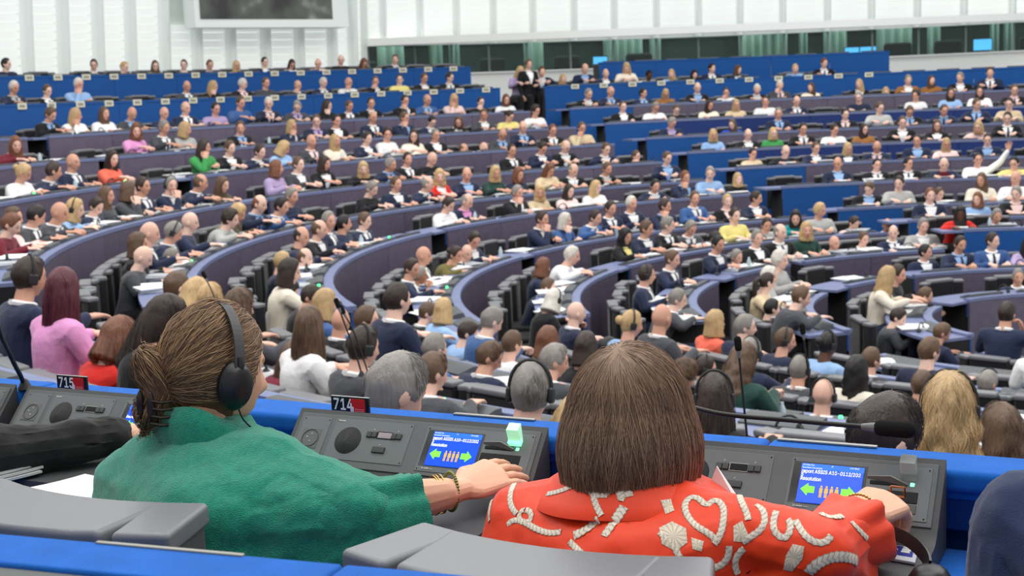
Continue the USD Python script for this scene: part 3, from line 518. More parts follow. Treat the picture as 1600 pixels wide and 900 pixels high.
TABLE = [l.split() for l in '''-7 -134.8 13 sd Jnw h 0 1 13.7
-7 -114.1 -14 sm Tn d 0 1 14.2
-7 -91.4 -11 sd Tg u 0 1 15.0
-7 -65.7 17 wy Tc u 0 1 16.1
-7 -54.2 14 sd Tk u 0 1 16.5
-7 -41.6 -17 sm Tc f 0 1 17.0
-7 -0.6 -12 sg Jnw u 0 1 18.0
-6 -98.6 14 sm Tg f 0 1 14.3
-6 -89.8 -21 sk Tk h 0 1 14.8
-6 -74.6 3 pd Te u 0 1 15.8
-6 -67.2 2 ch Tl u 0 1 16.4
-6 -59.7 16 ch Tl u 0 1 16.5
-6 -13.4 -4 sk Jnw u 0 1 18.9
-6 -6.0 6 sd Jnb u 0 1 19.2
-6 1.5 7 sd Jdw u 0 1 19.3
-6 8.9 3 lk Tv u 0 1 19.4
-5 -157.3 -13 sg Te u 0 1 11.0
-5 -151.8 16 lm Tw u 0 1 11.0
-5 -146.4 -25 sg Td u 0 1 11.1
-5 -140.9 -3 sm Tn u 0 1 11.2
-5 -135.4 -16 sm Jgw u 0 1 11.3
-5 -130.0 -7 uk Tb u 1 3 11.4
-5 -124.5 -9 sm Tn u 1 1 11.8
-5 -119.1 -3 sg Tn u 0 1 12.2
-5 -113.6 -5 oy To u 0 1 12.5
-5 -97.7 5 sg Jgw f 0 1 13.9
-5 -81.3 6 sd Jnw u 1 1 15.4
-5 -64.4 7 sm Jnw u 0 1 16.8
-5 -48.9 11 sk Jnw u 0 1 18.3
-5 -43.5 -27 sg Jnw u 0 1 18.7
-5 -38.0 8 sg Jkw u 0 1 18.8
-5 -32.6 12 rg Jkw u 0 1 19.1
-5 -27.1 11 oy TD u 0 1 19.5
-5 -21.6 -14 bm Jnw u 0 1 19.6
-5 -16.2 -8 sm Jgw u 0 1 19.8
-5 -10.7 -2 rd Jnw u 0 1 20.0
-5 -5.3 6 sg Jlw u 0 1 20.2
-5 0.2 2 wk TR u 0 3 20.4
-5 6.3 -4 sg Jnw u 0 1 20.6
-4 -145.2 -15 sm Tn u 0 1 10.0
-4 -140.9 -9 wk Tc u 0 1 10.1
-4 -136.6 -13 sg Jgw u 1 1 10.3
-4 -132.3 -4 sg Tn u 1 1 10.4
-4 -128.0 -30 sd Tn u 1 1 10.4
-4 -123.6 30 bm Jgw u 0 1 11.4
-4 -119.3 3 uy Tb u 1 1 11.5
-4 -115.0 -27 sk Tk u 0 1 11.9
-4 -110.7 -1 bm Jnw u 0 1 11.9
-4 -102.1 3 oh Tk d 1 1 13.2
-4 -81.5 -12 sm Jnw f 0 1 15.6
-4 -77.1 -1 or Tn u 0 1 15.8
-4 -70.0 11 sh Tw f 0 1 16.7
-4 -51.5 6 wk Jky u 0 1 18.5
-4 -46.8 12 sm Jnw u 0 1 18.9
-4 -42.5 13 sg Jkw u 0 1 19.3
-4 -38.2 8 sg Jgw u 0 1 19.7
-4 -33.8 -17 sk Jnw u 0 1 19.9
-4 -29.5 13 ud Ty u 0 1 20.1
-4 -25.2 4 sd Tl u 0 1 20.5
-4 -20.9 12 ok Tt u 0 1 20.8
-4 -15.9 12 sy Tl u 0 1 21.1
-4 -11.0 -8 sd Tq u 0 1 21.3
-4 -5.9 -11 bg Jnw u 0 1 21.5
-4 0.6 7 sr Jnw u 0 1 21.8
-4 7.2 -2 or Tb u 0 1 21.9
-4 12.2 7 sg Jkq u 0 1 22.0
-3 -143.8 -14 bm Jkw u 1 1 8.7
-3 -138.9 7 wm TD u 0 1 9.1
-3 -135.2 -9 cm Tk u 0 1 9.1
-3 -128.3 -2 od Tk u 0 1 10.0
-3 -124.7 -3 or Tc u 0 1 10.5
-3 -121.1 -12 sm Tw u 0 1 10.7
-3 -117.5 5 sg Jdw d 0 1 10.9
-3 -113.9 -13 sd Tb d 0 1 11.4
-3 -110.4 -2 oy Tb u 0 1 11.6
-3 -104.5 -18 sm Jkw d 0 1 12.7
-3 -89.4 4 sd Jnw u 0 1 14.6
-3 -84.2 -20 sg Jnw h 0 2 15.4
-3 -80.6 3 bm Jgw u 0 1 15.7
-3 -74.5 2 ud TO f 0 1 16.6
-3 -70.9 -2 bm Jnw f 0 1 17.0
-3 -67.3 8 sd Jnw u 0 1 17.4
-3 -52.7 13 sd Jnw h 0 1 19.1
-3 -48.5 5 oh Td h 0 1 19.6
-3 -44.9 12 sd Jdw u 0 1 19.9
-3 -40.7 14 sd Jnw u 0 1 20.3
-3 -37.1 16 sh Jnw u 0 1 20.6
-3 -32.3 9 sd Jnb h 0 1 21.0
-3 -27.7 15 sm Jdw u 0 1 21.4
-3 -23.0 6 uy Jkq u 0 1 21.8
-3 -19.3 9 sd Jnw u 0 1 22.0
-3 -4.1 7 sm Jkb u 0 1 22.8
-3 -0.4 10 sd Tl r 0 1 23.0
-3 4.5 -4 sm Tk u 0 1 23.1
-3 9.7 9 lm Tc u 0 1 23.3
-3 13.8 10 br Tw u 0 1 23.3
-2 -134.6 -9 sg Jgw u 0 1 8.3
-2 -131.2 -14 sm Jnw u 0 1 8.7
-2 -128.1 -17 sg Td u 0 1 9.4
-2 -125.1 24 sd Jnw u 0 1 9.4
-2 -122.0 -8 sm Tk u 0 1 9.9
-2 -119.0 -15 bm Jkw u 0 1 10.1
-2 -115.9 -5 oy Td u 0 1 10.7
-2 -112.4 -4 sd Tk d 0 1 11.3
-2 -107.9 8 od Tc u 0 1 12.0
-2 -104.9 -30 wk Tw u 0 1 12.4
-2 -93.8 -8 sy Tn u 0 1 14.2
-2 -88.7 -7 rm Jgw u 0 1 15.1
-2 -85.6 6 rd Jnk u 0 1 15.3
-2 -80.4 6 rm Jkw u 0 1 16.2
-2 -77.3 11 sg Jnw u 0 1 16.6
-2 -73.9 2 sk Tn u 0 1 17.1
-2 -70.3 1 sm Jnw u 0 1 17.6
-2 -56.4 7 sd Tw d 0 1 19.5
-2 -53.3 8 rg Jnp u 0 1 19.8
-2 -45.5 8 sg Jkw h 0 1 20.7
-2 -42.3 4 oy Te u 0 1 21.1
-2 -38.3 1 ld Tq u 0 1 21.5
-2 -34.6 3 ly Tw u 0 1 21.8
-2 -27.3 5 sk Jnw u 0 1 22.5
-2 -23.2 8 sr Jnb h 0 1 22.8
-2 -20.0 12 sg Tb u 0 1 23.1
-2 -16.5 -3 oy Tk u 0 1 23.3
-2 -4.7 6 rm Jnb u 0 1 24.0
-2 -0.3 1 sk Jkw u 0 1 24.2
-2 3.3 1 sk Jkw u 0 1 24.4
-2 6.9 7 bg Jnm u 0 1 24.5
-2 10.7 4 sk Tw a 0 1 24.6
-2 14.6 5 sk Ty u 0 1 24.6
-1 -154.1 -11 wm Tn u 0 1 5.8
-1 -147.0 -6 ld Tk u 1 1 6.1
-1 -142.4 -20 ly Te u 0 1 6.5
-1 -136.5 -8 sm Jgw u 0 1 7.4
-1 -133.8 -2 sd Jgw u 1 1 7.8
-1 -131.2 5 lm Tw u 0 1 8.0
-1 -128.5 -16 lm Tm u 0 1 8.3
-1 -125.9 8 om Tg u 0 1 8.7
-1 -123.2 7 oy Tg u 0 1 9.3
-1 -120.5 10 oy Tg d 0 1 9.5
-1 -117.8 10 sm Jnw d 0 1 9.9
-1 -115.2 -17 rd Tn d 0 1 10.5
-1 -100.5 2 bh Tg d 0 1 13.3
-1 -97.9 6 om Tk u 0 1 13.8
-1 -95.2 13 bm Jnw u 0 1 14.1
-1 -92.5 -26 sg Tn u 0 1 14.5
-1 -89.9 9 sg Jnw u 1 1 14.8
-1 -85.1 8 bm Tn u 0 1 15.8
-1 -79.8 10 cd Tl f 0 1 16.7
-1 -77.0 10 wy Tf u 0 1 17.2
-1 -74.4 20 rr Jnb u 0 1 17.6
-1 -71.1 12 sk Jdw u 0 1 18.1
-1 -67.8 14 sg Tn u 0 1 18.6
-1 -57.2 13 sg Tk u 0 1 20.1
-1 -53.1 10 sm Jnw u 0 1 20.7
-1 -50.5 14 rg Jnw u 0 1 21.0
-1 -47.8 16 oy JRw u 0 1 21.4
-1 -44.3 15 rm Jnb u 0 1 21.8
-1 -41.0 13 oy TD u 0 1 22.2
-1 -38.2 7 or Tn u 0 1 22.5
-1 -34.7 15 lr Te u 0 1 22.9
-1 -31.7 11 rg Jkw u 0 1 23.2
-1 -28.4 13 sm Jkw u 0 1 23.5
-1 -20.7 17 sm Jnb u 0 1 24.2
-1 -11.4 -3 ud Te u 0 1 24.9
-1 -8.2 6 rg Jkg u 0 1 25.1
-1 -4.7 2 sm Jnw u 0 1 25.3
-1 -1.2 -2 oy Jnw u 0 1 25.4
-1 1.8 3 bg Jnq u 0 1 25.6
-1 5.9 7 sd Jnb u 0 1 25.7
-1 8.7 0 ly Tq u 0 1 25.8
-1 12.8 6 sd Jnb u 0 1 25.9
0 -154.0 -1 wy Te u 1 1 4.5
0 -146.1 -7 sg Jnw u 1 1 5.0
0 -134.0 8 ld Tk d 0 1 7.1
0 -131.7 -8 or TR d 0 1 7.2
0 -129.3 11 le Tp u 0 1 7.4
0 -125.9 13 sd Jnw u 1 1 8.4
0 -123.6 -30 ly Tq u 0 1 8.7
0 -96.9 6 sr Tm u 0 1 14.2
0 -94.6 4 lm Tq u 0 1 14.6
0 -92.2 7 sk Jgw u 0 1 15.0
0 -89.8 9 bm Jgw u 0 1 15.2
0 -87.5 9 oy Tb u 1 1 15.8
0 -82.9 1 sd Jnw d 0 1 16.9
0 -80.5 6 lm Tg u 0 1 17.1
0 -78.1 10 om Tg h 0 1 17.4
0 -75.7 11 sd Jnw u 0 1 18.0
0 -72.6 9 sg Jnw h 1 1 18.5
0 -70.3 15 rm Jnw u 0 1 18.9
0 -67.3 8 lm Tf u 0 1 19.4
0 -59.7 14 or Tv u 0 1 20.6
0 -57.1 16 sm Jgw u 0 1 21.0
0 -54.3 15 od Jkw u 0 1 21.4
0 -50.7 9 oy Tk u 0 1 21.9
0 -47.6 12 sg Jnb u 0 1 22.3
0 -44.9 9 sd Jkw u 0 1 22.7
0 -42.6 12 bm Tk u 0 1 23.0
0 -33.6 11 sd Jkw u 0 1 24.1
0 -30.7 17 sd Jnw u 0 1 24.4
0 -28.1 17 ry Jkw u 0 1 24.6
0 -24.2 12 sm Jnw u 0 1 25.0
0 -20.7 -17 sm Te h 0 1 25.3
0 -12.6 2 oy Tb u 0 1 26.0
0 -9.2 1 rg Jkw u 0 1 26.2
0 -6.7 0 oy TG u 0 1 26.4
0 -3.8 8 sd Jkw u 0 1 26.6
0 -0.8 3 sd Tw u 0 1 26.7
0 2.1 0 ld Tz u 0 1 26.8
0 5.7 13 sm Jkw u 0 1 27.0
0 8.9 4 lm Jkw u 0 1 27.1
0 12.7 6 oy Tq u 0 1 27.2
0 15.2 14 sk Jkw u 0 1 27.2
1 -154.0 -9 sd Jkw u 0 1 3.2
1 -147.6 -7 sg Jgw u 0 1 3.8
1 -79.2 8 uy Tw u 0 1 18.0
1 -77.0 10 sd Jnw u 0 1 18.4
1 -73.4 9 bm Jnw u 0 1 19.1
1 -69.7 11 ld To u 0 1 19.7
1 -60.3 17 ld TG h 0 1 21.4
1 -57.7 12 sm Jkw u 0 1 21.8
1 -55.6 10 sd Jnw u 0 1 22.1
1 -52.7 10 oy Tb u 0 1 22.6
1 -49.4 12 bg Jgq u 0 1 23.0
1 -47.1 10 ly Tc u 0 1 23.4
1 -44.1 12 sd Jnw u 0 1 23.8
1 -41.9 16 cd Tw u 0 1 24.1
1 -39.4 12 ld Tc u 0 1 24.4
1 -37.1 9 sg Jkw u 0 1 24.8
1 -35.0 -17 rm Jkw u 0 1 24.9
1 -32.9 -15 bm Jnw u 0 1 25.3
1 -30.7 9 rm Jgb u 0 1 25.4
1 -28.6 16 rh Jnb u 0 1 25.7
1 -25.7 7 sr Jkw u 0 1 26.0
1 -22.9 9 sm Te h 0 1 26.3
1 -14.4 6 sg Jnv u 0 1 27.1
1 -8.7 -1 lm TB u 0 1 27.5
1 -4.3 10 sg Jnb u 0 1 27.8
1 1.8 2 sd Jkq u 0 1 28.1
1 4.7 14 sm Tl u 0 1 28.2
1 7.4 9 sm Jkb u 0 1 28.3
1 10.4 12 sm Jnb u 0 1 28.4
1 13.2 14 sm Jnb u 0 1 28.5
1 15.9 13 ud Te u 0 1 28.6
2 -72.1 11 lr Tm u 0 1 20.1
2 -60.7 13 or Tp u 0 1 22.2
2 -58.2 15 sg Jgw u 0 1 22.6
2 -56.3 11 oy Tl u 0 1 22.9
2 -51.3 8 sm Jkb u 0 1 23.7
2 -46.8 6 oy Jnw h 0 1 24.4
2 -44.4 13 sm Jnv u 0 1 24.8
2 -42.5 10 sk Jkw u 0 1 25.0
2 -39.2 13 rm Jnw u 0 1 25.5
2 -36.5 11 sm Jnb h 0 1 25.9
2 -34.1 4 sk Jnw u 0 1 26.2
2 -31.9 4 om Jkw u 0 1 26.5
2 -29.2 9 sm Jgw u 0 1 26.8
2 -26.9 8 ud Ty u 0 1 27.0
2 -24.5 12 cd Tw u 0 1 27.3
2 -16.5 6 sm Jkw u 0 1 28.1
2 -13.8 7 sg Tw u 0 1 28.3
2 -11.8 0 sm Tk u 0 1 28.5
2 -8.9 2 ld Tc u 0 1 28.7
2 -6.5 1 ly Te u 0 1 28.9
2 -3.9 4 sd Tw u 0 1 29.1
2 -1.3 3 rm Jnw u 0 1 29.2
2 4.1 6 sg Tn u 0 1 29.5
2 8.8 4 cd Tw u 0 1 29.7
2 11.6 6 ld Tb u 0 1 29.8
2 14.0 7 ld Tw u 0 1 29.8
2 16.7 9 sm Jkq u 0 1 29.9
3 -62.9 13 sm Jkb u 0 1 22.7
3 -60.6 7 ly Tw h 0 1 23.1
3 -58.2 6 lm Tw u 0 1 23.6
3 -56.3 9 bg Jgb u 0 1 23.9
3 -53.5 3 bm Tn u 0 1 24.4
3 -51.6 10 ry Jnw u 0 1 24.7
3 -49.2 8 sd Tv u 0 1 25.1
3 -47.2 17 sm Td u 0 1 25.4
3 -44.8 14 sh Jnq u 0 1 25.8
3 -42.5 10 sg Jgv u 0 1 26.1
3 -40.0 5 ld Tk h 0 1 26.5
3 -38.0 2 sm Jkw u 0 1 26.9
3 -36.1 5 sd Jkw u 0 1 27.0
3 -33.3 9 sd Jkw h 0 1 27.4
3 -31.4 8 rg Jdb u 0 1 27.7
3 -29.1 8 ly Tq h 0 1 28.0
3 -26.8 -1 sd Jkq h 0 1 28.2
3 -24.6 2 or Tw u 0 1 28.5
3 -17.8 11 sg Jkw u 0 1 29.2
3 -15.7 7 bg Jnb u 0 1 29.4
3 -12.9 -1 sk Jnb u 0 1 29.6
3 -11.0 1 ly Tz u 0 1 29.8
3 -8.3 8 rm Jkb u 0 1 30.0
3 -5.9 -5 sd Tw h 0 1 30.2
3 -3.5 6 sh Jkw u 0 1 30.3
3 -1.5 6 sh Jgq h 0 1 30.5
3 1.1 -2 lm Tc u 0 1 30.6
3 5.0 1 ly Jkw u 0 1 30.8
3 6.9 -23 oy Te f 0 1 30.9
3 8.8 6 sg Jzw u 0 1 30.9
3 10.7 1 lm Tz u 0 1 31.0
3 12.9 7 sg Jkw u 0 1 31.1
3 15.2 15 sm Jnw u 0 1 31.1
4 -60.8 5 sh Jnl u 0 1 24.1
4 -58.4 -2 sm Jkw u 0 1 24.5
4 -56.1 9 sh Tb h 0 1 24.9
4 -47.9 -1 bg Jgw u 0 1 26.4
4 -46.0 -1 wy Tk h 0 1 26.7
4 -43.7 2 sh Jkq u 0 1 27.0
4 -41.8 2 sm Tg u 0 1 27.3
4 -39.3 -4 rg Jnw h 0 1 27.7
4 -37.3 0 sh Jnw u 0 1 28.0
4 -35.3 -1 bg Tw h 0 1 28.3
4 -33.1 0 sm Jkw h 0 1 28.6
4 -31.1 1 sd Ty u 0 1 28.9
4 -29.2 3 sm Jkw u 0 1 29.1
4 -27.1 3 sd Jkw u 0 1 29.4
4 -21.4 15 ly Tv u 0 1 30.2
4 -19.7 16 sm Jnw u 0 1 30.4
4 -17.9 -9 ly Tq u 0 1 30.5
4 -16.2 16 rm Jnb u 0 1 30.6
4 -14.4 -1 rg Jnw u 0 1 30.7
4 -12.7 15 wy Tc u 0 1 30.8
4 -11.0 -2 sk Tw u 0 3 30.9
4 -9.3 -1 ly Tb u 0 1 31.1
4 -7.5 -5 wd Jky u 0 1 31.3
4 -5.8 1 sd Jnw u 0 1 31.4
4 -3.8 -4 om Jnw u 0 1 31.6
4 0.7 0 sy Tb u 0 1 31.9
4 3.0 4 sr Jkw u 0 1 32.0
5 -57.5 -2 sk Tn u 0 1 25.7
5 -51.6 -3 sd Jkw u 0 1 26.8
5 -49.5 -8 sy Tc u 0 1 27.2
5 -47.3 -6 lm Tc u 0 1 27.5
5 -45.1 -6 sd Jkw u 0 1 27.9
5 -43.3 -6 sm Jnb u 0 1 28.2
5 -41.3 -9 ly Te u 0 1 28.5
5 -39.2 -3 sk Jnw u 0 1 28.9
5 -37.4 -4 ld Tw u 0 1 29.1
5 -35.4 -1 bm Tq u 0 1 29.4
5 -33.5 0 rg Tk u 0 1 29.7
5 -31.8 -5 wr Tk u 0 1 29.9
5 -29.3 -3 sm Jnw u 0 1 30.3'''.strip().split('\n')]
PEOPLE = [dict(k=int(t[0]), a=float(t[1]), dz=int(t[2]) / 100, hair=t[3], cl=t[4], pose=t[5], hp=int(t[6]), skin=int(t[7]), d=float(t[8])) for t in TABLE]
def blockof(a, k): return 'right' if a > RSTART.get(k, 62) - 1 else 'centre' if k < -4 and a > (-35 if k == -5 else -25) else 'middle' if a > -65.3 else 'left' if a > -113.3 else 'near'
rp = random.Random(11)
ORDN = ['first', 'second', 'third', 'fourth', 'fifth', 'sixth', 'seventh', 'eighth', 'ninth', 'tenth', 'eleventh', 'twelfth', 'thirteenth', 'fourteenth', 'fifteenth', 'sixteenth', 'seventeenth', 'eighteenth', 'nineteenth', 'twentieth']
rowsin = {}
for q in PEOPLE: rowsin.setdefault((q['k'], blockof(q['a'], q['k'])), []).append(q)
for (k, b), l in rowsin.items():
    l.sort(key=lambda q: q['a'] if b in ('middle', 'right', 'centre') else -q['a'])
    for i, q in enumerate(l): q['nth'] = i; q['blk'] = b
def outfit_words(q):
    c = q['cl']; s = f"{CNAME[c[1]]} jacket" if c[0] == 'J' else f"{CNAME[c[1]]} top"
    ex = {'h': ', hand at face', 'f': ', leaning forward', 'a': ' raising an arm', 'd': ', looking down', 'r': ' reading a paper'}.get(q['pose'], '')
    if q['hp']: ex = ' wearing headphones'
    if not ex and c[0] == 'J': ex = f" and {CNAME[c[2]]} shirt"
    return s + ex
def person_label(q):
    side = 'from aisle' if q['blk'] == 'left' else 'from left'
    o = outfit_words(q); l = f"person in {o}, {ORDN[q['nth']]} {side}, {q['blk']} block, {ORD[5 - q['k']]} row from back"
    return l if len(l.replace('-', ' ').split()) <= 16 else l.replace(' row from back', ' row')
far = sorted(PEOPLE, key=lambda q: -q['d'])[:22]
crowd = MB(); crowd_t = []; near_heads = []
def build_person(q):
    fem = q['hair'][0] in 'lwoupc'; pose = q['pose']
    if pose == 'u': pose = rp.choice('uuvvvfd')
    yaw = rp.choice([-35, -18, 0, 0, 0, 18, 35]); n = 3 if q['d'] < 24 else 2
    P = proto(pose, fem); g, R = head_of(P, yaw, n)
    want = 1.17 + q['dz'] + (.09 if q['blk'] == 'near' else -.02); s = min(1.07, max(.96, want / 1.17)); up = max(-.10, min(.14, want - s * 1.17))
    loc = pol(RING[q['k']] + .62, q['a'], floor_of(q['k'], q['blk']) + up); rz = 180 - q['a'] + rp.uniform(-8, 8)
    sk, st = m_skin(q['skin'], rp.randrange(4)), q['hair'][0]
    parts = [('body', g, sk, lin(SKIN[q['skin']][0]))]
    if st != 'b':
        hk = ('H', st, yaw, n)
        if hk not in P['cache']:
            v, f = hair_local(st, n); P['cache'][hk] = Geo(v @ R.T * HS + P['h'], f, True)
        parts.append(('hair', P['cache'][hk], m_hair(q['hair'][1]), lin(HAIRCOL[q['hair'][1]])))
    parts.append(('jacket' if q['cl'][0] == 'J' else 'top', P['top'], m_cloth(q['cl'][1]), lin(CLOTH[q['cl'][1]])))
    parts.append(('trousers', P['legs'], m_cloth('k' if rp.random() < .5 else 'n'), lin(CLOTH['k'])))
    if q['cl'][0] == 'J':
        parts.append(('shirt', P['shirt'], m_cloth(q['cl'][2]), lin(CLOTH[q['cl'][2]])))
        if not fem and rp.random() < .6: parts.append(('tie', P['tie'], TIE, (.03, .03, .07)))
    if q['hp']:
        hk = ('S', yaw)
        if hk not in P['cache']: P['cache'][hk] = Geo(HS_V @ R.T * HS + P['h'], HS_F, 40)
        parts.append(('headphones', P['cache'][hk], DARK_PLASTIC, (.02, .02, .02)))
    if q in far:
        c, s_ = math.cos(math.radians(rz)), math.sin(math.radians(rz))
        for _, g_, _, col in parts:
            v = g_.V * (s, s, s); v = np.stack([v[:, 0] * c - v[:, 1] * s_, v[:, 0] * s_ + v[:, 1] * c, v[:, 2]], 1) + loc
            crowd.add(v, g_.F); crowd_t.append(np.tile(col, (len(v), 1)))
        return
    t = thing('person', q.get('label') or person_label(q), 'person', loc, rz, 'seated delegates', scale=(s, s, s))
    for nm, g_, m_, _ in parts:
        o = put(nm, g_, m_, t)
        if nm == 'hair' and q['d'] < 9.5: near_heads.append((o, g_, q, P['h'] + R @ np.array((0, -.045, .11)), P['h']))
for q in PEOPLE: build_person(q)
cv, cf = crowd.get()
put('seated_crowd', Geo(cv, cf, True, np.vstack(crowd_t)), mat('crowd_cloth', (255, 255, 255), .8, .2, tint=True), None, 'most distant delegates seated along the rearmost rows', None, 'seated delegates', 'stuff')
# two ushers on foot in the aisle between the middle and right blocks
for i, (a, k, z, cl, lab) in enumerate(((-20.9, 4, FLOOR[3] + .22, 'Jkw', 'person standing in black jacket in the aisle beside the second blue row'),)):
    P = proto('s', False); g, R = head_of(P, 0, 3); loc = pol(RING[k] + .35, a, z)
    t = thing('person', lab, 'person', loc, 180 - a + 10, 'ushers')
    put('body', g, m_skin(1, 0), t); v, f = hair_local('s', 3); put('hair', Geo(v @ R.T + P['h'], f, True), m_hair('m'), t)
    put('jacket', P['top'], m_cloth('k'), t); put('trousers', P['legs'], m_cloth('k'), t); put('shirt', P['shirt'], m_cloth('w'), t)
    put('floor_step', arcbox(MB(), RING[k], RING[k] + .7, FLOOR[3] + .0, z, a - 1.4, a + 1.6, 5), CARPET, None, None, None, None, 'structure')
# ---------------------------------------------------------------- chairs
def make_chair(name, label, loc, rz, seg=8):
    t = thing(name, label, 'chair', loc, rz, 'hemicycle chairs')
    put('seat', Geo(*marr(rbox((0, .0, .385), (.50, .46, .10), .03, seg)), 40), BLACK_FABRIC, t)
    put('backrest', Geo(*marr(rbox((0, -.235, .63), (.37, .10, .50), .02, seg)), 40), BLACK_FABRIC, t)
    put('top_pad', Geo(*marr(rbox((0, -.238, .895), (.375, .110, .045), .014, seg)), 40), GREY_LEATHER, t)
    for s in (-1, 1):
        A = lambda m: m.rotate((0, 0, s * 26)).translate((s * .252, -.198, 0))
        put('wing', Geo(*marr(A(rbox((0, 0, .615), (.13, .10, .50), .02, seg))), 40), BLACK_FABRIC, t)
        put('wing_pad', Geo(*marr(A(rbox((0, 0, .878), (.135, .105, .042), .013, seg))), 40), GREY_LEATHER, t)
    ped = hull(ball((0, 0, .06), (.2, .2, .02), 12), ball((0, 0, .1), .04, 8))
    put('pedestal', Geo(*marr(union([ped, m3.Manifold.cylinder(.3, .04, .04, 12).translate((0, 0, .08))])), 40), DARK_PLASTIC, t)
    return t
spots = []
for k in range(-7, 6):
    for blk, a0, a1 in limits(k):
        if blk == 'near' and k >= 2: continue
        deg = math.degrees(1 / (RING[k] + .62)); lo = max(a0, -163) + .3 * deg; hi = a1 - .3 * deg
        occ = sorted(q['a'] for q in PEOPLE if q['k'] == k and a0 - 1 <= q['a'] <= a1 + 1)
        for a in occ: spots.append((k, blk, a, True))
        marks = [lo - .69 * deg] + occ + [hi + .69 * deg]
        for p_, n_ in zip(marks[:-1], marks[1:]):
            gap = (n_ - p_) / deg; m_ = int(gap / .66) - 1
            if (k == 5 and blk == 'right') or (k == 4 and p_ > 2.5): continue
            for i in range(m_): spots.append((k, blk, p_ + (n_ - p_) * (i + 1) / (m_ + 1), False))
def dist_cam(k, a): return float(np.linalg.norm(pol(RING[k] + .62, a, FLOOR[k] + .9) - CAM))
def in_view(k, a):
    d = pol(RING[k] + .7, a, FLOOR[k] + .9) - CAM; y = d @ _f
    return y > .5 and abs(d @ CR / y) < .42 and abs(d @ CU / y) < .27
spots = [s for s in spots if in_view(s[0], s[2])]
spots.sort(key=lambda s: dist_cam(s[0], s[2]))
cnt = {}
for s in sorted(spots, key=lambda s: (s[0], s[1], s[2] if s[1] in ('middle', 'right', 'centre') else -s[2])):
    cnt[s] = sum(1 for c in cnt if c[:2] == s[:2])
chair0 = None; rest = []
for i, s in enumerate(spots):
    k, blk, a, taken = s; loc = pol(RING[k] + .62 + (.0 if taken else .06), a, floor_of(k, blk)); rz = 180 - a
    side = 'aisle' if blk == 'left' else 'left'; o = ORDN[cnt[s]] if cnt[s] < 20 else f'{cnt[s] + 1}th'
    lab = f"{'occupied' if taken else 'empty'} black chair with grey top, {o} from {side}, {blk} block, {ORD[5 - k]} row"
    if i >= 296: rest.append((loc, rz)); continue
    if chair0 is None: chair0 = make_chair('delegate_chair', lab, loc, rz)
    else: copy_of(chair0, 'delegate_chair', lab, loc, rz)
if rest:
    ch = [(np.array(UsdGeom.Mesh(c).GetPointsAttr().Get()), np.array(UsdGeom.Mesh(c).GetFaceVertexIndicesAttr().Get()).reshape(-1, 3), c.GetName()) for c in chair0.GetChildren()]
    far_c = thing('distant_chairs', 'most distant black chairs with grey tops along the rear rows', None, kind='stuff')
    for nm, m_, keep in (('backs', BLACK_FABRIC, ('backrest', 'wing', 'seat')), ('pads', GREY_LEATHER, ('top_pad', 'wing_pad'))):
        mb = MB()
        for loc, rz in rest:
            Rz = rot(rz)
            for v, f, n in ch:
                if n.rstrip('_0123456789') in keep: mb.add(v @ Rz.T + loc, f)
        put(nm, mb, m_, far_c)

# ---------------------------------------------------------------- things lying on the desks
rd = random.Random(23); papers = []; sets_ = []; bottles = []
STACK = Geo(*marr(union([rbox((0, 0, .006), (.21, .29, .012), .003, 6), rbox((.02, -.03, .0145), (.20, .28, .006), .0025, 6).rotate((0, 0, 7)), rbox((-.03, .02, .019), (.19, .27, .004), .0018, 6).rotate((0, 0, -12))])), 30)
hb = MB(); hb.add(*tube([(.075 * math.sin(a), .0, .014 + .09 * math.cos(a) * .9) for a in np.linspace(-1.5, 1.5, 13)], .008, 6)); 
for s in (-1, 1): hb.add(*marr(hull(ball((s * .075, .0, .018), (.018, .03, .018), 8), ball((s * .062, 0, .022), (.012, .034, .022), 8))))
HSET = Geo(*hb.get(), 40)
BOT = Geo(*marr(union([m3.Manifold.cylinder(.10, .028, .028, 12), m3.Manifold.cylinder(.035, .028, .012, 12).translate((0, 0, .10)), m3.Manifold.cylinder(.02, .013, .013, 10).translate((0, 0, .13))])), 40)
GLASSY = mat('clear_bottle', (196, 214, 222), .12, .6)
for s in spots:
    k, blk, a, taken = s
    if dist_cam(k, a) > 25.5: continue
    deg = math.degrees(1 / (RING[k] + .36)); wt = floor_of(k, blk) + (.735 if blk == 'near' else WT); o = ORDN[cnt[s]] if cnt[s] < 20 else f'{cnt[s] + 1}th'; side = 'aisle' if blk == 'left' else 'left'
    place_ = f"{o} seat from {side}, {blk} block, {ORD[5 - k]} row"
    if rd.random() < .84 and len(papers) < 260:
        m_ = mat('white_paper_pile', (232, 233, 234), .8, .2) if rd.random() < .8 else mat('grey_paper_pile', (176, 180, 186), .8, .2)
        T = thing('paper_pile', f"pile of white papers at the {place_}" if 'white' in m_.GetPath().pathString else f"pile of grey papers at the {place_}", 'papers', pol(RING[k] + .33 + rd.uniform(-.02, .03), a + rd.uniform(-.16, .16) * deg, wt + .001), 180 - a + rd.uniform(-25, 25), 'papers on the desks', scale=(rd.uniform(1., 1.4), 1., rd.uniform(1., 3.)))
        put('sheets', STACK, m_, T); papers.append(T)
    if rd.random() < .42 and len(sets_) < 120:
        T = thing('headphones', f"black headphones lying at the {place_}", 'headphones', pol(RING[k] + .30, a + rd.choice((-.3, .3)) * deg, wt + .002), 180 - a + rd.uniform(-60, 60), 'headphones on the desks'); put('headset', HSET, DARK_PLASTIC, T); sets_.append(T)
    if rd.random() < .10 and len(bottles) < 30:
        T = thing('water_bottle', f"clear water bottle at the {place_}", 'bottle', pol(RING[k] + .18 + .09, a + .42 * deg, wt + .001), 0, 'bottles on the desks'); put('bottle', BOT, GLASSY, T); bottles.append(T)
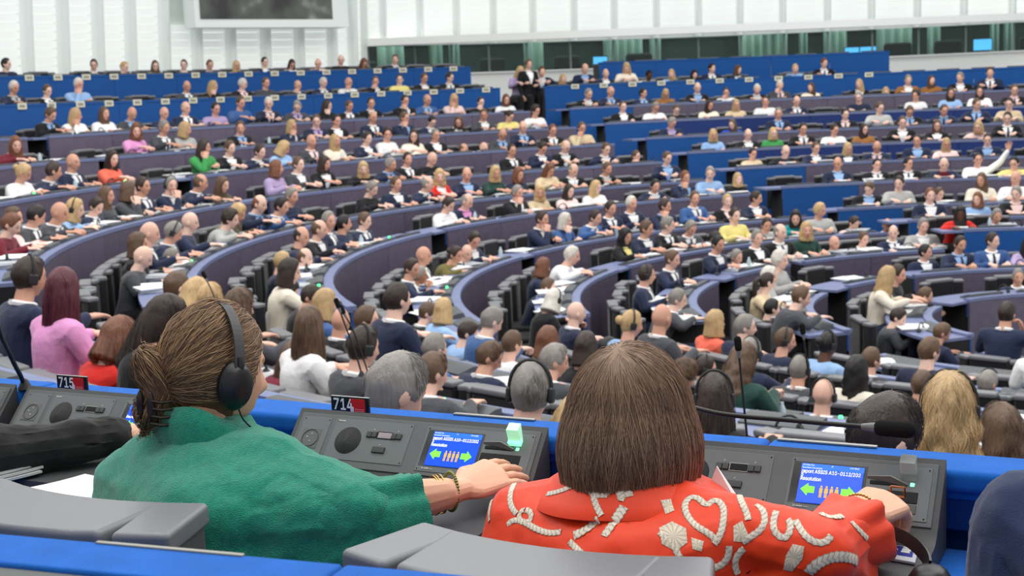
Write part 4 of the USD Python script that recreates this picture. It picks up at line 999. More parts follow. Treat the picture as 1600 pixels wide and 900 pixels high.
# ---------------------------------------------------------------- the near row: a straight run of desk, consoles and the people at them
FO, FR = np.array([-6.857, -11.753, 0.]), -27.0         # local x along the desk, y towards the centre, z up
FM = rot(FR)
FFLOOR = FLOOR[2]
def fthing(name, label, cat, base, group=None, kind=None):
    b = np.array(base, float); return thing(name, label, cat, FO + FM @ b, FR, group, kind), b
def fput(name, g, m_, T, label=None, kind=None, parent=None):   # T = (prim, base): geometry given in the local frame of the row
    prim, b = T
    if isinstance(g, MB): g = (*g.get(), False)
    if isinstance(g, m3.Manifold): g = (*marr(g), 32)
    if isinstance(g, trimesh.Trimesh): g = (g.vertices, g.faces, True)
    v, f = np.asarray(g[0], float) - b, g[1]
    return put(name, Geo(v, f, g[2] if len(g) > 2 else True, g[3] if len(g) > 3 else None), m_, parent or prim, label, None, None, kind)
def bxs(x0, x1, y0, y1, z0, z1, r=.004, seg=8): return rbox(((x0 + x1) / 2, (y0 + y1) / 2, (z0 + z1) / 2), (x1 - x0, y1 - y0, z1 - z0), r, seg)
VELVET = mat('bright_blue_velvet', (24, 98, 188), .85, .15, bump=(900, .6), var=.12, nscale=25, sheen=.12)
TABLE_GREY = mat('console_shelf_grey', (86, 87, 90), .6, .35, bump=(700, .3))
# desk of the near row
D = fthing('desk_row', 'blue velvet desk with padded ledge in front of the woman in green shawl', 'desk', (.2, .0, FFLOOR))
xs = [-2.6, -1.9, -.81, .585, .97, 2.5, 3.2]
for a, b in zip(xs[:-1], xs[1:]):
    fput('ledge', bxs(a + .001, b - .001, 0, .125, 2.862, 2.90, .012, 12), VELVET, D)
    fput('front_panel', bxs(a + .002, b - .002, .085, .115, FLOOR[1] - .05, 2.862, .004), VELVET, D)
    fput('inner_panel', bxs(a + .001, b - .001, .02, .05, 2.845, 2.866, .004), VELVET, D)
fput('inner_panel', bxs(-2.6, 3.2, .025, .05, 2.79, 2.862, .004), mat('deep_blue_velvet', (16, 62, 132), .85, .2, bump=(900, .5), sheen=.3), D)
fput('worktop', bxs(-2.6, 3.2, -.40, .02, 2.735, 2.76, .004), VELVET, D)
fput('leg_panel', bxs(-2.58, 3.18, -.02, .02, FFLOOR, 2.735, .004), BLACK_FABRIC, D)
# desk of the camera's own row
E_ = fthing('desk_row', 'blue velvet topped desk edge running behind the two chairs', 'desk', (.6, -1.21, FLOOR[2]))
P0, P1 = np.array([.475, -1.227]), np.array([.945, -1.171]); dd = (P1 - P0) / np.linalg.norm(P1 - P0); nn = np.array([dd[1], -dd[0]])
def along(s0, s1, o0, o1, z0, z1, r=.005):
    v = [(*(P0 + dd * s + nn * o), z) for s in (s0, s1) for o in (o0, o1) for z in (z0, z1)]
    return hull(*[ball(p, r, 8) for p in v])
for a, b in ((-2.2, -.9), (-.9, .43), (.43, 1.6), (1.6, 2.6)): fput('ledge', along(a + .006, b - .006, .005, .078, 3.05, 3.08), VELVET, E_)
fput('front_panel', along(-2.2, 2.6, .0, .02, FLOOR[2] + .01, 3.045), VELVET, E_)
fput('worktop', along(-2.2, 2.6, .085, .16, 3.035, 3.075), mat('grey_console_edge', (84, 86, 84), .55, .4), E_)
N_ = fthing('name_plate_rail', 'thin grey metal rail on the blue desk edge beside the left chair', 'rail', (.68, -1.19, 3.085)); fput('bar', along(.135, .315, .004, .008, 3.0850, 3.0862, .0012), mat('brushed_metal', (150, 148, 142), .35, .5, metal=.6), N_)
STEEL = MATS['brushed_metal']
for lab, x0, x1 in (('thin pale rail on the ledge in front of the silver-topped microphone', .985, 1.165), ('thin pale rail on the ledge above the lit voting screen', .305, .49)):
    N_ = fthing('name_plate_rail', lab, 'rail', ((x0 + x1) / 2, .09, 2.90)); fput('bar', bxs(x0, x1, .100, .112, 2.9005, 2.9045, .001), STEEL, N_)
# ---------------------------------------------------------------- voting consoles
C48, S48 = math.cos(math.radians(48)), math.sin(math.radians(48))
BODY_GREY = mat('console_body', (70, 71, 73), .55, .4, bump=(600, .3)); FACE_GREY = mat('console_face', (94, 97, 99), .55, .35, bump=(900, .25)); PANEL_GREY = mat('console_panel', (104, 108, 110), .5, .35, bump=(900, .2))
SEAM = mat('dark_seam', (30, 31, 33), .7, .2); BUTTON = mat('dark_button', (58, 60, 62), .45, .4); RECESS = mat('black_recess', (16, 15, 16), .6, .3); GRILLE = mat('speaker_mesh', (48, 48, 50), .7, .4, bump=(1400, .8, .002))
SCREEN_BLUE = mat('screen_blue', (6, 60, 190), .25, .4, emit=(8, 84, 226), estr=.72); SCREEN_BAR = mat('screen_bar', (40, 110, 225), .25, .4, emit=(60, 128, 236), estr=.75)
GLOW_W = mat('screen_white', (235, 240, 250), .4, .2, emit=(235, 242, 255), estr=.8); GLOW_G = mat('screen_green', (140, 235, 90), .4, .2, emit=(140, 238, 90), estr=.75); GLOW_Y = mat('screen_amber', (222, 178, 96), .4, .2, emit=(224, 180, 96), estr=.7)
LCD = mat('small_display', (150, 136, 142), .3, .4, emit=(150, 136, 142), estr=.15)
LENS = usdkit.material(stage, '/World/Looks/clear_lens', {'p': ('principled_bsdf', {'base_color': (.8, .86, .84), 'roughness': .15, 'transmission_weight': .75, 'ior': 1.3})}, [], surface='p.BSDF')
LENS_G = mat('lit_green_lens', (190, 240, 215), .25, .4, emit=(150, 240, 190), estr=.55); LENS_B = mat('lens_base_glow', (150, 255, 200), .3, .3, emit=(120, 255, 180), estr=1.5)
def console(x0, number, label, lit, text=True):
    T = fthing('voting_console', label, 'console', (x0, 0, 2.76)); W = .57
    F = lambda u, s, n=0: np.array((x0 + u, -s * C48 - n * S48, 2.918 - s * S48 + n * C48))
    prof = [(.0, 2.918), (-.0903, 2.8177), (-.099, 2.8095), (-.112, 2.804), (-.13, 2.801), (-.30, 2.7985), (-.302, 2.764), (.0, 2.764)]
    k = len(prof); v = np.array([(x, y, z) for x in (x0, x0 + W) for y, z in prof]); f = []
    for j in range(k): f += [[j, (j + 1) % k, (j + 1) % k + k], [j, (j + 1) % k + k, j + k]]
    t_ = trimesh.creation.triangulate_polygon(__import__('shapely').Polygon(prof), engine='earcut')
    f = np.array(f); cap = np.array(t_[1]); vp = np.array(t_[0])
    idx = np.array([int(np.argmin(np.abs(np.array(prof) - q).sum(1))) for q in vp]); cap = idx[cap]
    fput('body', (v, np.vstack([f, cap, cap[:, ::-1] + k]), 25), BODY_GREY, T)
    def slab(u0, u1, s0, s1, n0, n1, r=.0015):   # a rounded slab lying on the sloped face
        return hull(*[ball(F(u, s, n), r, 6) for u in (u0 + r, u1 - r) for s in (s0 + r, s1 - r) for n in (n0, n1)])
    plate = fput('face_plate', slab(.010, .560, .0107, .126, -.001, .0012), FACE_GREY, T)
    def outline(u0, u1, s0, s1, nm='panel', m_=PANEL_GREY, n=.003):
        fput('seam', slab(u0 - .0012, u1 + .0012, s0 - .0012, s1 + .0012, .001, .0013, .0005), SEAM, T)
        p_ = fput(nm, slab(u0, u1, s0, s1, .001, n, .0008), m_, T); sc = MB()
        for u in (u0 + .005, u1 - .005):
            for s in (s0 + .005, s1 - .005): sc.add(*marr(hull(ball(F(u, s, n), .0017, 8), ball(F(u, s, n + .0006), .0015, 8))))
        fput('screws', (*sc.get(), False), SEAM, T, kind=None, parent=p_)
        return p_
    sp = outline(.0188, .087, .020, .112, 'socket_panel')
    fput('socket', slab(.029, .074, .046, .092, .0025, .0032), mat('socket_face', (92, 94, 95), .5, .4), T, parent=sp)
    ring = [F(.0515 + .019 * math.cos(a), .069 + .019 * math.sin(a), .0046) for a in np.linspace(0, 2 * math.pi, 25)]
    fput('socket_rim', (*tube(ring, .0012, 6), True), BUTTON, T, parent=sp)
    for u, s in ((.053, .0591), (.0437, .0666), (.0528, .0759)): fput('pin_hole', hull(ball(F(u, s, .004), .0016, 8), ball(F(u, s, .0045), .0016, 8)), GLOW_W if 0 else mat('bright_pin', (215, 215, 212), .3, .5), T, parent=sp)
    sk = outline(.0986, .283, .0192, .1105, 'speaker_panel')
    dome_ = hull(*[ball(F(.1425 + .030 * math.cos(a), .0665 + .030 * math.sin(a), .003), .001, 6) for a in np.linspace(0, 2 * math.pi, 33)[:-1]], ball(F(.1425, .0665, .0035), (.018, .018, .003), 12))
    fput('speaker_grille', dome_, GRILLE, T, parent=sk)
    fput('display', slab(.208, .240, .0425, .056, .003, .0036), LCD if lit else SEAM, T, parent=sk)
    fr = MB(); 
    for q in ((.2065, .2415, .0412, .0428), (.2065, .2415, .0557, .0573), (.2065, .2085, .0412, .0573), (.2395, .2415, .0412, .0573)): fr.add(*marr(slab(*q, .003, .0044, .0006)))
    fput('display_frame', (*fr.get(), False), STEEL if not lit else SEAM, T, parent=sk)
    for u0, s0 in ((.1825, .0435), (.1945, .0430), (.2405, .0435), (.2525, .0430)): fput('button', slab(u0, u0 + .0112, s0, s0 + .0125, .003, .0062, .001), BUTTON, T, parent=sk)
    fput('button', slab(.2065, .2355, .0755, .0885, .003, .0062, .001), BUTTON, T, parent=sk)
    def decal(poly, n, m_, nm, par):             # flat print on the face, polygon(s) of (u, s)
        mb = MB()
        for pg in poly:
            pg = np.array(pg); c = pg.mean(0); v = np.array([F(*q, n) for q in pg] + [F(*c, n)]); j = len(pg); f = np.array([[i, (i + 1) % j, j] for i in range(j)])
            mb.add(v, np.vstack([f, f[:, ::-1]]))
        return fput(nm, (*mb.get(), False), m_, T, parent=par)
    def rect(u0, u1, s0, s1): return [(u0, s0), (u1, s0), (u1, s1), (u0, s1)]
    MARK = mat('white_print', (220, 222, 222), .6, .2)
    decal([rect(.1085, .1095 + .003 * i, .0225, .0235) for i in range(4)] + [rect(.195, .1975, .036, .0385), rect(.251, .2535, .036, .0385), rect(.219, .2215, .069, .0715), rect(.104, .122, .0225, .0255)], .0045, MARK, 'printed_marks', sk)
    sc = outline(.315, .5515, .0195, .1175, 'screen_panel')
    fput('screen_recess', slab(.3195, .4465, .0265, .1065, .0030, .0034, .0004), mat('screen_well', (66, 68, 71), .5, .4), T, parent=sc)
    scr_ = fput('screen', slab(.3335, .4405, .030, .104, .003, .0042, .0006), SCREEN_BLUE, T)
    su, ss = lambda x: .3335 + .107 * x, lambda y: .030 + .074 * y
    decal([rect(su(0), su(1), ss(0), ss(.14))], .0050, SCREEN_BAR, 'header_bar', scr_)
    def words(t_, x, y, h, m_=GLOW_W, nm='lettering'):
        tm = meshkit.text_mesh(t_, h, .0001, h > .005); v = np.array(tm.vertices); v = np.array([F(x + q[0] * (.80 if h > .005 else .86), y - q[1], .0054 + q[2]) for q in v]); fput(nm, (v, tm.faces, False), m_, T, parent=scr_)
    if text:
        words('ACTION 720', su(.02), ss(.062), .0027); words('Document: Documents', su(.02), ss(.128), .0027); words('IT', su(.48), ss(.062), .0027); words('9.07.2025', su(.77), ss(.062), .0027)
        words('report ASSIS A10-0112/202', su(.015), ss(.245), .0066); words('5', su(.015), ss(.335), .0066); words('Resolution', su(.015), ss(.435), .0066)
    else: words('Resolution', su(.015), ss(.435), .0066)
    def arrow(xc, d): return [[(su(xc - d * .115), ss(.66)), (su(xc), ss(.50)), (su(xc), ss(.575)), (su(xc + d * .11), ss(.575)), (su(xc + d * .11), ss(.745)), (su(xc), ss(.745)), (su(xc), ss(.82))]]
    decal(arrow(.16, 1), .0052, GLOW_G, 'arrow', scr_); decal(arrow(.80, -1), .0052, GLOW_G, 'arrow', scr_)
    for i in range(4):
        x = .375 + .083 * i; w = .026 if i % 2 == 0 else .032
        hd = [(su(x + .018 * math.cos(a)), ss(.565 + .028 * math.sin(a))) for a in np.linspace(0, 2 * math.pi, 11)[:-1]]
        pg = [hd, [(su(x - .026), ss(.60)), (su(x + .026), ss(.60)), (su(x + w), ss(.72)), (su(x - w), ss(.72))], rect(su(x - .021), su(x - .003), ss(.72), ss(.84)), rect(su(x + .003), su(x + .021), ss(.72), ss(.84))]
        decal(pg, .0052, GLOW_Y, 'person_icon', scr_)
    decal([rect(.330, .334, .1088, .1122), rect(.3352, .3465, .1092, .112), rect(.348, .356, .1105, .1118)], .0048, MARK, 'maker_mark', sc)
    # card reader lip, indicator lens, lamp, hand slot
    v = np.array([F(.4475, .0445, .004), F(.488, .0455, .012), F(.514, .0545, .006), F(.511, .0565, .004), F(.486, .049, .006), F(.4475, .047, .003)])
    fput('card_lip', hull(*[ball(q, .0012, 6) for q in v]), FACE_GREY, T, parent=sc)
    fput('card_edge', (*tube([F(.4475, .0440, .0052), F(.487, .0450, .0134), F(.5145, .0545, .0074)], .0009, 6), True), STEEL, T, parent=sc)
    fput('card_slot', slab(.452, .510, .0505, .058, .0026, .0036), SEAM, T, parent=sc)
    fput('signal_lens', hull(*[ball(F(u, s, n), .0012, 8) for u, s, n in ((.503, .033, .003), (.526, .033, .003), (.503, .045, .003), (.526, .045, .003), (.503, .012, .030), (.526, .012, .030), (.503, .029, .034), (.526, .029, .034))]), LENS_G if lit else LENS, T)
    if lit: fput('lens_base', hull(*[ball(F(u, s, n), .0012, 8) for u in (.5025, .5265) for s in (.034, .0455) for n in (.003, .0135)]), LENS_B, T)
    fput('lamp', hull(*[ball(F(u, s, .0038), .0012, 8) for u in (.519, .524) for s in (.0505, .055)]), LENS_B, T)
    fput('hand_slot', slab(.4475, .533, .066, .087, .0026, .0036), RECESS, T, parent=sc)
    fput('slot_tray', slab(.4475, .533, .0885, .106, .0026, .0034), mat('tray_grey', (74, 76, 78), .5, .4), T, parent=sc)
    # seat number plate on the ledge
    if number:
        px0 = x0 + .042; Pn = fthing('name_plate', f"black and red seat plate {number} in front of the {'grey-haired head' if number == '714' else 'red jacket'}", 'sign', (px0 + .04, .05, 2.90), 'seat number plates')
        fput('plate', bxs(px0, px0 + .094, .046, .052, 2.898, 2.936, .0012), mat('plate_black', (18, 18, 19), .35, .5), Pn)
        fput('red_field', bxs(px0 + .048, px0 + .085, .0452, .0462, 2.899, 2.9335, .0004), mat('plate_red', (206, 32, 36), .4, .4), Pn)
        fput('white_block', bxs(px0 + .049, px0 + .057, .0448, .0456, 2.905, 2.916, .0003), MARK, Pn)
        mb = MB()
        for i in range(3): mb.add(*marr(bxs(px0 + .059, px0 + .082, .0448, .0456, 2.9035 + .0036 * i, 2.9045 + .0036 * i, .0002)))
        fput('small_print', (*mb.get(), False), mat('pale_print', (236, 150, 140), .5, .3), Pn)
        fput('top_edge', bxs(px0, px0 + .094, .0455, .0525, 2.9355, 2.9372, .0005), STEEL, Pn)
        tm = meshkit.text_mesh(number, .0235, .0006, True); v = np.array(tm.vertices); v = np.stack([px0 + .005 + v[:, 0] * .80, .0455 - v[:, 2], 2.9085 + v[:, 1]], 1); fput('number', (v, tm.faces, False), mat('plate_white', (236, 236, 234), .5, .3), Pn)
    return T
console(-.78, '715', 'dark grey voting console behind the plate 715, screen half hidden', False, False)
console(0., '714', 'dark grey voting console with lit green signal lens, between the two women', True)
console(.731, None, 'dark grey voting console with clear unlit lens under the hand wearing a ring', False)
# the neighbour console at the left edge of the frame
console(-1.39, None, 'grey voting console cut by the edge, left of the plate 715', False, False)
# ---------------------------------------------------------------- people of the near row
from scipy.spatial import cKDTree
def folds(t, amp, sc, seed, strength=1.):    # cloth folds pushed along the normals
    v = np.array(t.vertices); n = np.array(t.vertex_normals); w = fbm(v * np.array(sc) + seed, 4, seed) - .5
    t.vertices = v + n * (w * amp * 2)[:, None]; return t
def fbody(blobs, edge=.016, it=10):          # hulls of pairs/groups of balls, united and smoothed
    return soften(union([hull(*[ball(c, r, 16) for c, r in g]) for g in blobs]), edge, it)
def detail_hand(W, D, palm, curls, side=1, thumb=.0, spread=.09, size=1.0):
    seg = 12; b = [hull(ball((-.026, .024, 0), (.014, .016, .013), seg), ball((.026, .022, 0), (.014, .014, .012), seg), ball((-.033, .082, .001), .0125, seg), ball((-.010, .088, .003), .0125, seg), ball((.012, .086, .002), .012, seg), ball((.033, .078, -.001), .0115, seg), ball((0, -.004, 0), (.026, .014, .019), seg))]
    for i, (x, L) in enumerate(((-.032, .074), (-.011, .083), (.012, .077), (.033, .061))):
        a = 0; prev = np.array([x, .083 - .004 * abs(i - 1), .001]); fan = (x / .03) * spread
        for j, s in enumerate((.46, .30, .24)):
            a += curls[j]; q = prev + L * s * np.array([math.sin(fan) * math.cos(a), math.cos(fan) * math.cos(a), -math.sin(a)])
            r0, r1 = (.0098, .0092, .0084, .0074)[j], (.0098, .0092, .0084, .0074)[j + 1]
            b.append(hull(ball(prev, r0, seg), ball(q, r1, seg))); b.append(ball(prev, r0 * 1.05, seg)); prev = q
    p = [np.array(v) for v in ((-.020, .018, -.004), (-.050, .045, -.012 - thumb * .3), (-.060, .076, -.020 - thumb), (-.056, .102, -.026 - thumb * 1.6))]
    for j in range(3): b.append(hull(ball(p[j], (.017, .0125, .0105)[j], seg), ball(p[j + 1], (.0125, .0105, .0088)[j], seg)))
    h = union(b)
    if side < 0: h = h.mirror((1, 0, 0))
    h = place(h.scale((size,) * 3), frame_along(np.array(D, float), palm), W)
    return h
def m_strand(nm, rgb): return mat('strand_' + nm, rgb, .38, .6)
def strands(parent, T, v, f, flow, mats, count, length, steps, width, lift=.0015, seed=3, where=None, wave=0.):
    """Hair strands traced over the hair's surface along a flow field (local coordinates of the row)."""
    r = np.random.default_rng(seed); tm = trimesh.Trimesh(v, f, process=False); n = np.array(tm.vertex_normals); tree = cKDTree(v)
    p, fi = trimesh.sample.sample_surface(tm, count * 2, seed=seed)
    if where is not None: p = p[where(p)]
    p = p[:count]; pts = [p]; L = length * (.6 + .8 * r.random(len(p))) / steps; jit = r.normal(0, 1, (len(p), 3))
    for i in range(steps):
        _, j = tree.query(p); nn_ = n[j]; d = flow(p); d = d + jit * .10 + (wave * np.sin(i * 1.1 + jit[:, :1] * 3) * np.cross(d, nn_) if wave else 0)
        d = d - nn_ * (d * nn_).sum(1, keepdims=True) * .9; d /= np.linalg.norm(d, axis=1, keepdims=True) + 1e-9
        p = p + d * L[:, None]; _, j = tree.query(p); off = ((p - v[j]) * n[j]).sum(1)
        tgt = lift * (.3 + 1.2 * np.abs(jit[:, 0])); p = p + n[j] * np.clip(tgt - off, -.004, .004)[:, None]; pts.append(p)
    P = np.stack(pts, 1); pick = r.integers(0, len(mats), len(P)); prim, b = T
    for k, m_ in enumerate(mats):
        q = P[pick == k]
        if not len(q): continue
        c = UsdGeom.BasisCurves.Define(stage, pth(parent, 'strands')); c.CreateTypeAttr('linear')
        c.CreatePointsAttr(Vt.Vec3fArray.FromNumpy((q.reshape(-1, 3) - b).astype(np.float32))); c.CreateCurveVertexCountsAttr([steps + 1] * len(q))
        w = np.tile(np.r_[np.full(steps, width), width * .3], len(q)).astype(np.float32); c.CreateWidthsAttr(Vt.FloatArray.FromNumpy(w)); c.SetWidthsInterpolation('vertex')
        UsdShade.MaterialBindingAPI.Apply(c.GetPrim()).Bind(m_); tag(c.GetPrim(), kind='stuff')
HAIR_BASE = lambda nm, rgb: mat('hairbase_' + nm, rgb, .5, .45, var=.3, nscale=60)
SK0 = mat('warm_skin', (222, 170, 140), .5, .45, bump=(500, .12), tint=True, var=.05, nscale=25)
HEADBIG = None
def big_head():
    global HEADBIG
    if HEADBIG is None:
        v, f = head_mesh(5); ears = [union([ball((s * .074, -.006, -.012), (.010, .019, .031), 20), ball((s * .079, -.014, -.006), (.006, .012, .024), 16)]) for s in (-1, 1)]
        HEADBIG = union([tman(v, f)] + ears)
    return HEADBIG
def fbodymesh(T, head_c, R, extra, refine=.006, it=6):
    """Head, neck and arms as one continuous skin."""
    m = union(extra); arms = soften(m, refine, it); m = union([tman(arms.vertices, arms.faces), place(big_head(), R, head_c)])
    v, f = marr(m); loc = (v - head_c) @ R; t = np.ones((len(v), 3)); nr = np.linalg.norm(loc, axis=1) < .16; t[nr] = face_tint(loc[nr])
    return (v, f, True, t)
# ---- woman in the green shawl
GB = (.05, -.40, FFLOOR)
G_ = fthing('person', 'person in draped green shawl reaching a bare arm to the voting console', 'person', GB)
hc = np.array([.020, -.290, 3.058]); HR = rot(-21, -12, -2)
W1, TIP = np.array([.497, -.216, 2.852]), np.array([.552, -.085, 2.868])
arm = [hull(ball((.34, -.36, 2.84), .046, 14), ball((.42, -.315, 2.845), .044, 14)), hull(ball((.42, -.315, 2.845), .043, 14), ball(W1 - (.012, .035, .0), .028, 14)), hull(ball(W1 - (.012, .035, 0), (.029, .026, .024), 14), ball(W1, (.027, .024, .020), 14)),
       hull(ball((.008, -.31, 2.90), .062, 14), ball(hc + HR @ np.array((0, -.025, -.07)), .054, 14)), hull(ball((.02, -.36, 2.86), (.10, .07, .06), 12), ball((.0, -.38, 2.55), (.12, .09, .1), 12)), hull(ball((.2, -.37, 2.86), .05, 12), ball((.34, -.36, 2.84), .046, 12)), hull(ball((.02, -.36, 2.86), .06, 10), ball((.2, -.37, 2.86), .05, 10)),
       detail_hand(W1, TIP - W1, (-.05, .75, -.8), (.22, .22, .15), 1, .004, .07, .98)]
fput('body', fbodymesh(G_, hc, HR, arm, .0045, 5), SK0, G_)
SHAWL = mat('green_wool_shawl', (40, 142, 117), .9, .12, bump=(420, .9, .004), var=.16, nscale=90, sheen=.5)
sh = fbody([[((.014, -.315, 2.94), (.082, .078, .05)), ((-.150, -.345, 2.835), .078), ((.240, -.355, 2.868), .072), ((.09, -.43, 2.82), (.17, .11, .10))],
            [((-.150, -.345, 2.835), .078), ((-.150, -.375, 2.68), .095), ((.09, -.43, 2.82), (.17, .11, .10)), ((.11, -.43, 2.66), (.20, .115, .10))],
            [((-.150, -.345, 2.835), .078), ((-.10, -.20, 2.74), .07), ((.1, -.20, 2.76), .07), ((.24, -.30, 2.84), .06)],
            [((.240, -.355, 2.868), .072), ((.392, -.372, 2.846), .066)], [((.11, -.43, 2.66), (.20, .115, .10)), ((.10, -.42, 2.50), (.19, .12, .08))],
            [((.240, -.355, 2.868), .070), ((.09, -.43, 2.80), .10), ((.36, -.40, 2.74), .05), ((.392, -.372, 2.846), .060), ((.11, -.43, 2.62), .10)], [((.392, -.372, 2.846), .060), ((.425, -.345, 2.835), .052), ((.40, -.385, 2.75), .045), ((.36, -.40, 2.64), .05), ((.28, -.41, 2.70), .07)]], .011, 12)
folds(sh, .013, (10, 10, 15), 4); folds(sh, .005, (26, 26, 30), 9)
fput('shawl', (sh.vertices, sh.faces, True), SHAWL, G_)
# the end of the shawl over the forearm: an open, hanging cuff
def drape(path, rad, seg=44, wob=.006, seed=1, thick=.004):
    P = np.array(path); n = len(P); V = []
    for layer in (0, 1):
        for i in range(n):
            T_ = P[min(i + 1, n - 1)] - P[max(i - 1, 0)]; T_ /= np.linalg.norm(T_); X = np.cross(T_, (0, 0, 1)); X /= np.linalg.norm(X); Z = np.cross(X, T_)
            a_, up, dn = rad[i]
            for j in range(seg):
                t = 2 * math.pi * j / seg; z = math.sin(t); fold = wob * (i / (n - 1)) * (math.sin(5 * t + seed) + .6 * math.sin(9 * t + 2 * seed))
                V.append(P[i] + X * (a_ + fold - thick * layer) * math.cos(t) + Z * ((up if z > 0 else dn) + fold - thick * layer) * z)
    f = []
    for l in (0, 1):
        o = l * n * seg
        for i in range(n - 1):
            for j in range(seg):
                a, b = o + i * seg + j, o + i * seg + (j + 1) % seg; q = [[a, b, b + seg], [a, b + seg, a + seg]]; f += q if l == 0 else [x[::-1] for x in q]
    for i in (0, n - 1):
        for j in range(seg):
            a, b, c, d = i * seg + j, i * seg + (j + 1) % seg, n * seg + i * seg + (j + 1) % seg, n * seg + i * seg + j; q = [[a, b, c], [a, c, d]]; f += q if i else [x[::-1] for x in q]
    return np.array(V), np.array(f)
dv, df = drape(spline([(.33, -.385, 2.838), (.385, -.368, 2.842), (.428, -.335, 2.842), (.452, -.305, 2.842)], 14), [(.066 + .004 * math.sin(i), .060, .075 + .070 * (i / 13)) for i in range(14)], 60, .007, 2, .005)
fput('shawl_cuff', (dv, df, True), SHAWL, G_)
# rolled collar of the shawl round the neck
cl = []; NN = 56; pts = []
for i in range(NN):
    a = 2 * math.pi * i / NN; pts.append((.006 + .083 * math.sin(a) + .010 * math.cos(a), -.312 - .080 * math.cos(a), 2.962 + .018 * math.sin(a * 1 + 2.4) + .010 * math.cos(a)))
cv, cf = [], []
for i in range(NN + 1):
    p = np.array(pts[i % NN]); c = np.array((.006, -.312, p[2])); o = p - c; o /= np.linalg.norm(o)
    for (d, z) in ((.018, -.060), (.024, -.03), (.020, .004), (.006, .026), (-.008, .022), (-.014, .0), (-.012, -.05)): cv.append(p + o * d + np.array((0, 0, z * (1 + .25 * math.sin(a * 0 + i * .45)))))
for i in range(NN):
    for j in range(6): a = i * 7 + j; cf += [[a, a + 7, a + 8], [a, a + 8, a + 1]]
fput('shawl_collar', (np.array(cv), np.array(cf), True), SHAWL, G_)
# hair swept back to a low bun
d = np.array(ICO[5].vertices); base = skull(d); ang = np.degrees(np.arccos(np.clip(d @ np.array([0, .93, -.37]), -1, 1)))
m_ = sstep(56, 66, ang) * np.where(d[:, 1] > .05, sstep(-.42, -.18, d[:, 2]), 1) * np.where(d[:, 1] < -.1, sstep(-.98, -.80, d[:, 2]), 1)
loc = base * (.93 + m_[:, None] * (.135 + .05 * (fbm(d * np.array((3, 3, 9)) + 1, 3, 2)[:, None] - .5)))
loc[:, 1] -= .012 * m_ * (d[:, 1] < 0) * np.abs(d[:, 1]); loc[:, 2] += .008 * m_ * np.maximum(d[:, 2], 0)
HBROWN = HAIR_BASE('chestnut', (104, 76, 54)); STR = [m_strand('dark_chestnut', (84, 60, 42)), m_strand('chestnut', (126, 93, 64)), m_strand('honey', (178, 140, 98))]
hv = loc @ HR.T + hc
hair = fput('hair', (hv, np.array(ICO[5].faces), True), HBROWN, G_)
bunc = hc + HR @ np.array((-.010, -.118, -.038)); bdir = HR @ np.array((0, -1, 0))
tree_flow = lambda p: (bunc - p) / (np.linalg.norm(bunc - p, axis=1, keepdims=True) + 1e-6)
def on_hair(p): l = (p - hc) @ HR; return np.linalg.norm(l / (.0735, .1, .117), axis=1) > 1.0
strands(hair, G_, hv, np.array(ICO[5].faces), tree_flow, STR, 3600, .11, 10, .0009, .0016, 5, on_hair)
# the bun: tuft above, coil below, tortoiseshell claw clip
tuft = fbody([[(bunc + (-.010, .0, .045), (.028, .026, .022)), (bunc + (0, .012, -.01), (.034, .030, .034))], [(bunc + (-.014, -.002, -.045), (.031, .028, .032)), (bunc + (0, .01, -.005), (.03, .03, .03))]], .008, 6); folds(tuft, .010, (45, 45, 14), 3)
bun = fput('bun', (tuft.vertices, tuft.faces, True), HBROWN, G_)
tv_ = np.array(tuft.vertices)
strands(bun, G_, tv_, np.array(tuft.faces), lambda p: np.column_stack([-(p[:, 0] - bunc[0]) * 6 - .4, np.full(len(p), -.3), np.sign(p[:, 2] - bunc[2] + .01) * .9]), STR, 700, .06, 7, .0009, .003, 8)
CLIP = mat('tortoiseshell', (42, 26, 18), .3, .5, var=.4, nscale=60); cb = MB()
for s in (-1, 1):
    cb.add(*marr(hull(ball(bunc + (s * .012, -.026, -.030), (.008, .008, .03), 10), ball(bunc + (s * .014, -.020, -.062), .006, 8))))
    for i in range(4): cb.add(*tube([bunc + (s * .012, -.03, -.018 - .014 * i), bunc + (s * .030, -.022, -.022 - .014 * i), bunc + (s * .038, .0, -.024 - .014 * i)], .0032, 6))
fput('hair_clip', (*cb.get(), 40), CLIP, G_)
# loose hairs at the crown and nape
# bracelets
GOLD = mat('gold', (206, 162, 96), .25, .6, metal=1.); BEAD = mat('green_gold_beads', (120, 126, 70), .35, .5, metal=.5)
ad = (W1 - np.array((.42, -.315, 2.845))); ad /= np.linalg.norm(ad)
def bangle(c, r, tilt): 
    X = np.cross(ad, (0, 0, 1)); X /= np.linalg.norm(X); Z = np.cross(X, ad); return [c + X * r * math.cos(a) + Z * r * math.sin(a) + ad * tilt * math.sin(a) for a in np.linspace(0, 2 * math.pi, 41)]
for i, (k, tl) in enumerate(((-.052, .006), (-.047, -.004), (-.043, .004))):
    B_ = fthing('bracelet', ['thin gold bangle nearest the green shawl cuff', 'thin gold bangle, middle of three on the bare wrist', 'thin gold bangle next to the beaded bracelet'][i], 'bracelet', W1 + ad * k); fput('ring', (*tube(bangle(W1 + ad * k, .0345, tl), .0016, 6), True), GOLD, B_)
B_ = fthing('bracelet', 'beaded green and gold bracelet on the bare wrist', 'bracelet', W1 - ad * .02); bb = MB()
for q in bangle(W1 - ad * .022, .0335, .005)[:-1]: bb.add(*marr(ball(q, .0036, 8)))
fput('beads', (*bb.get(), True), BEAD, B_)
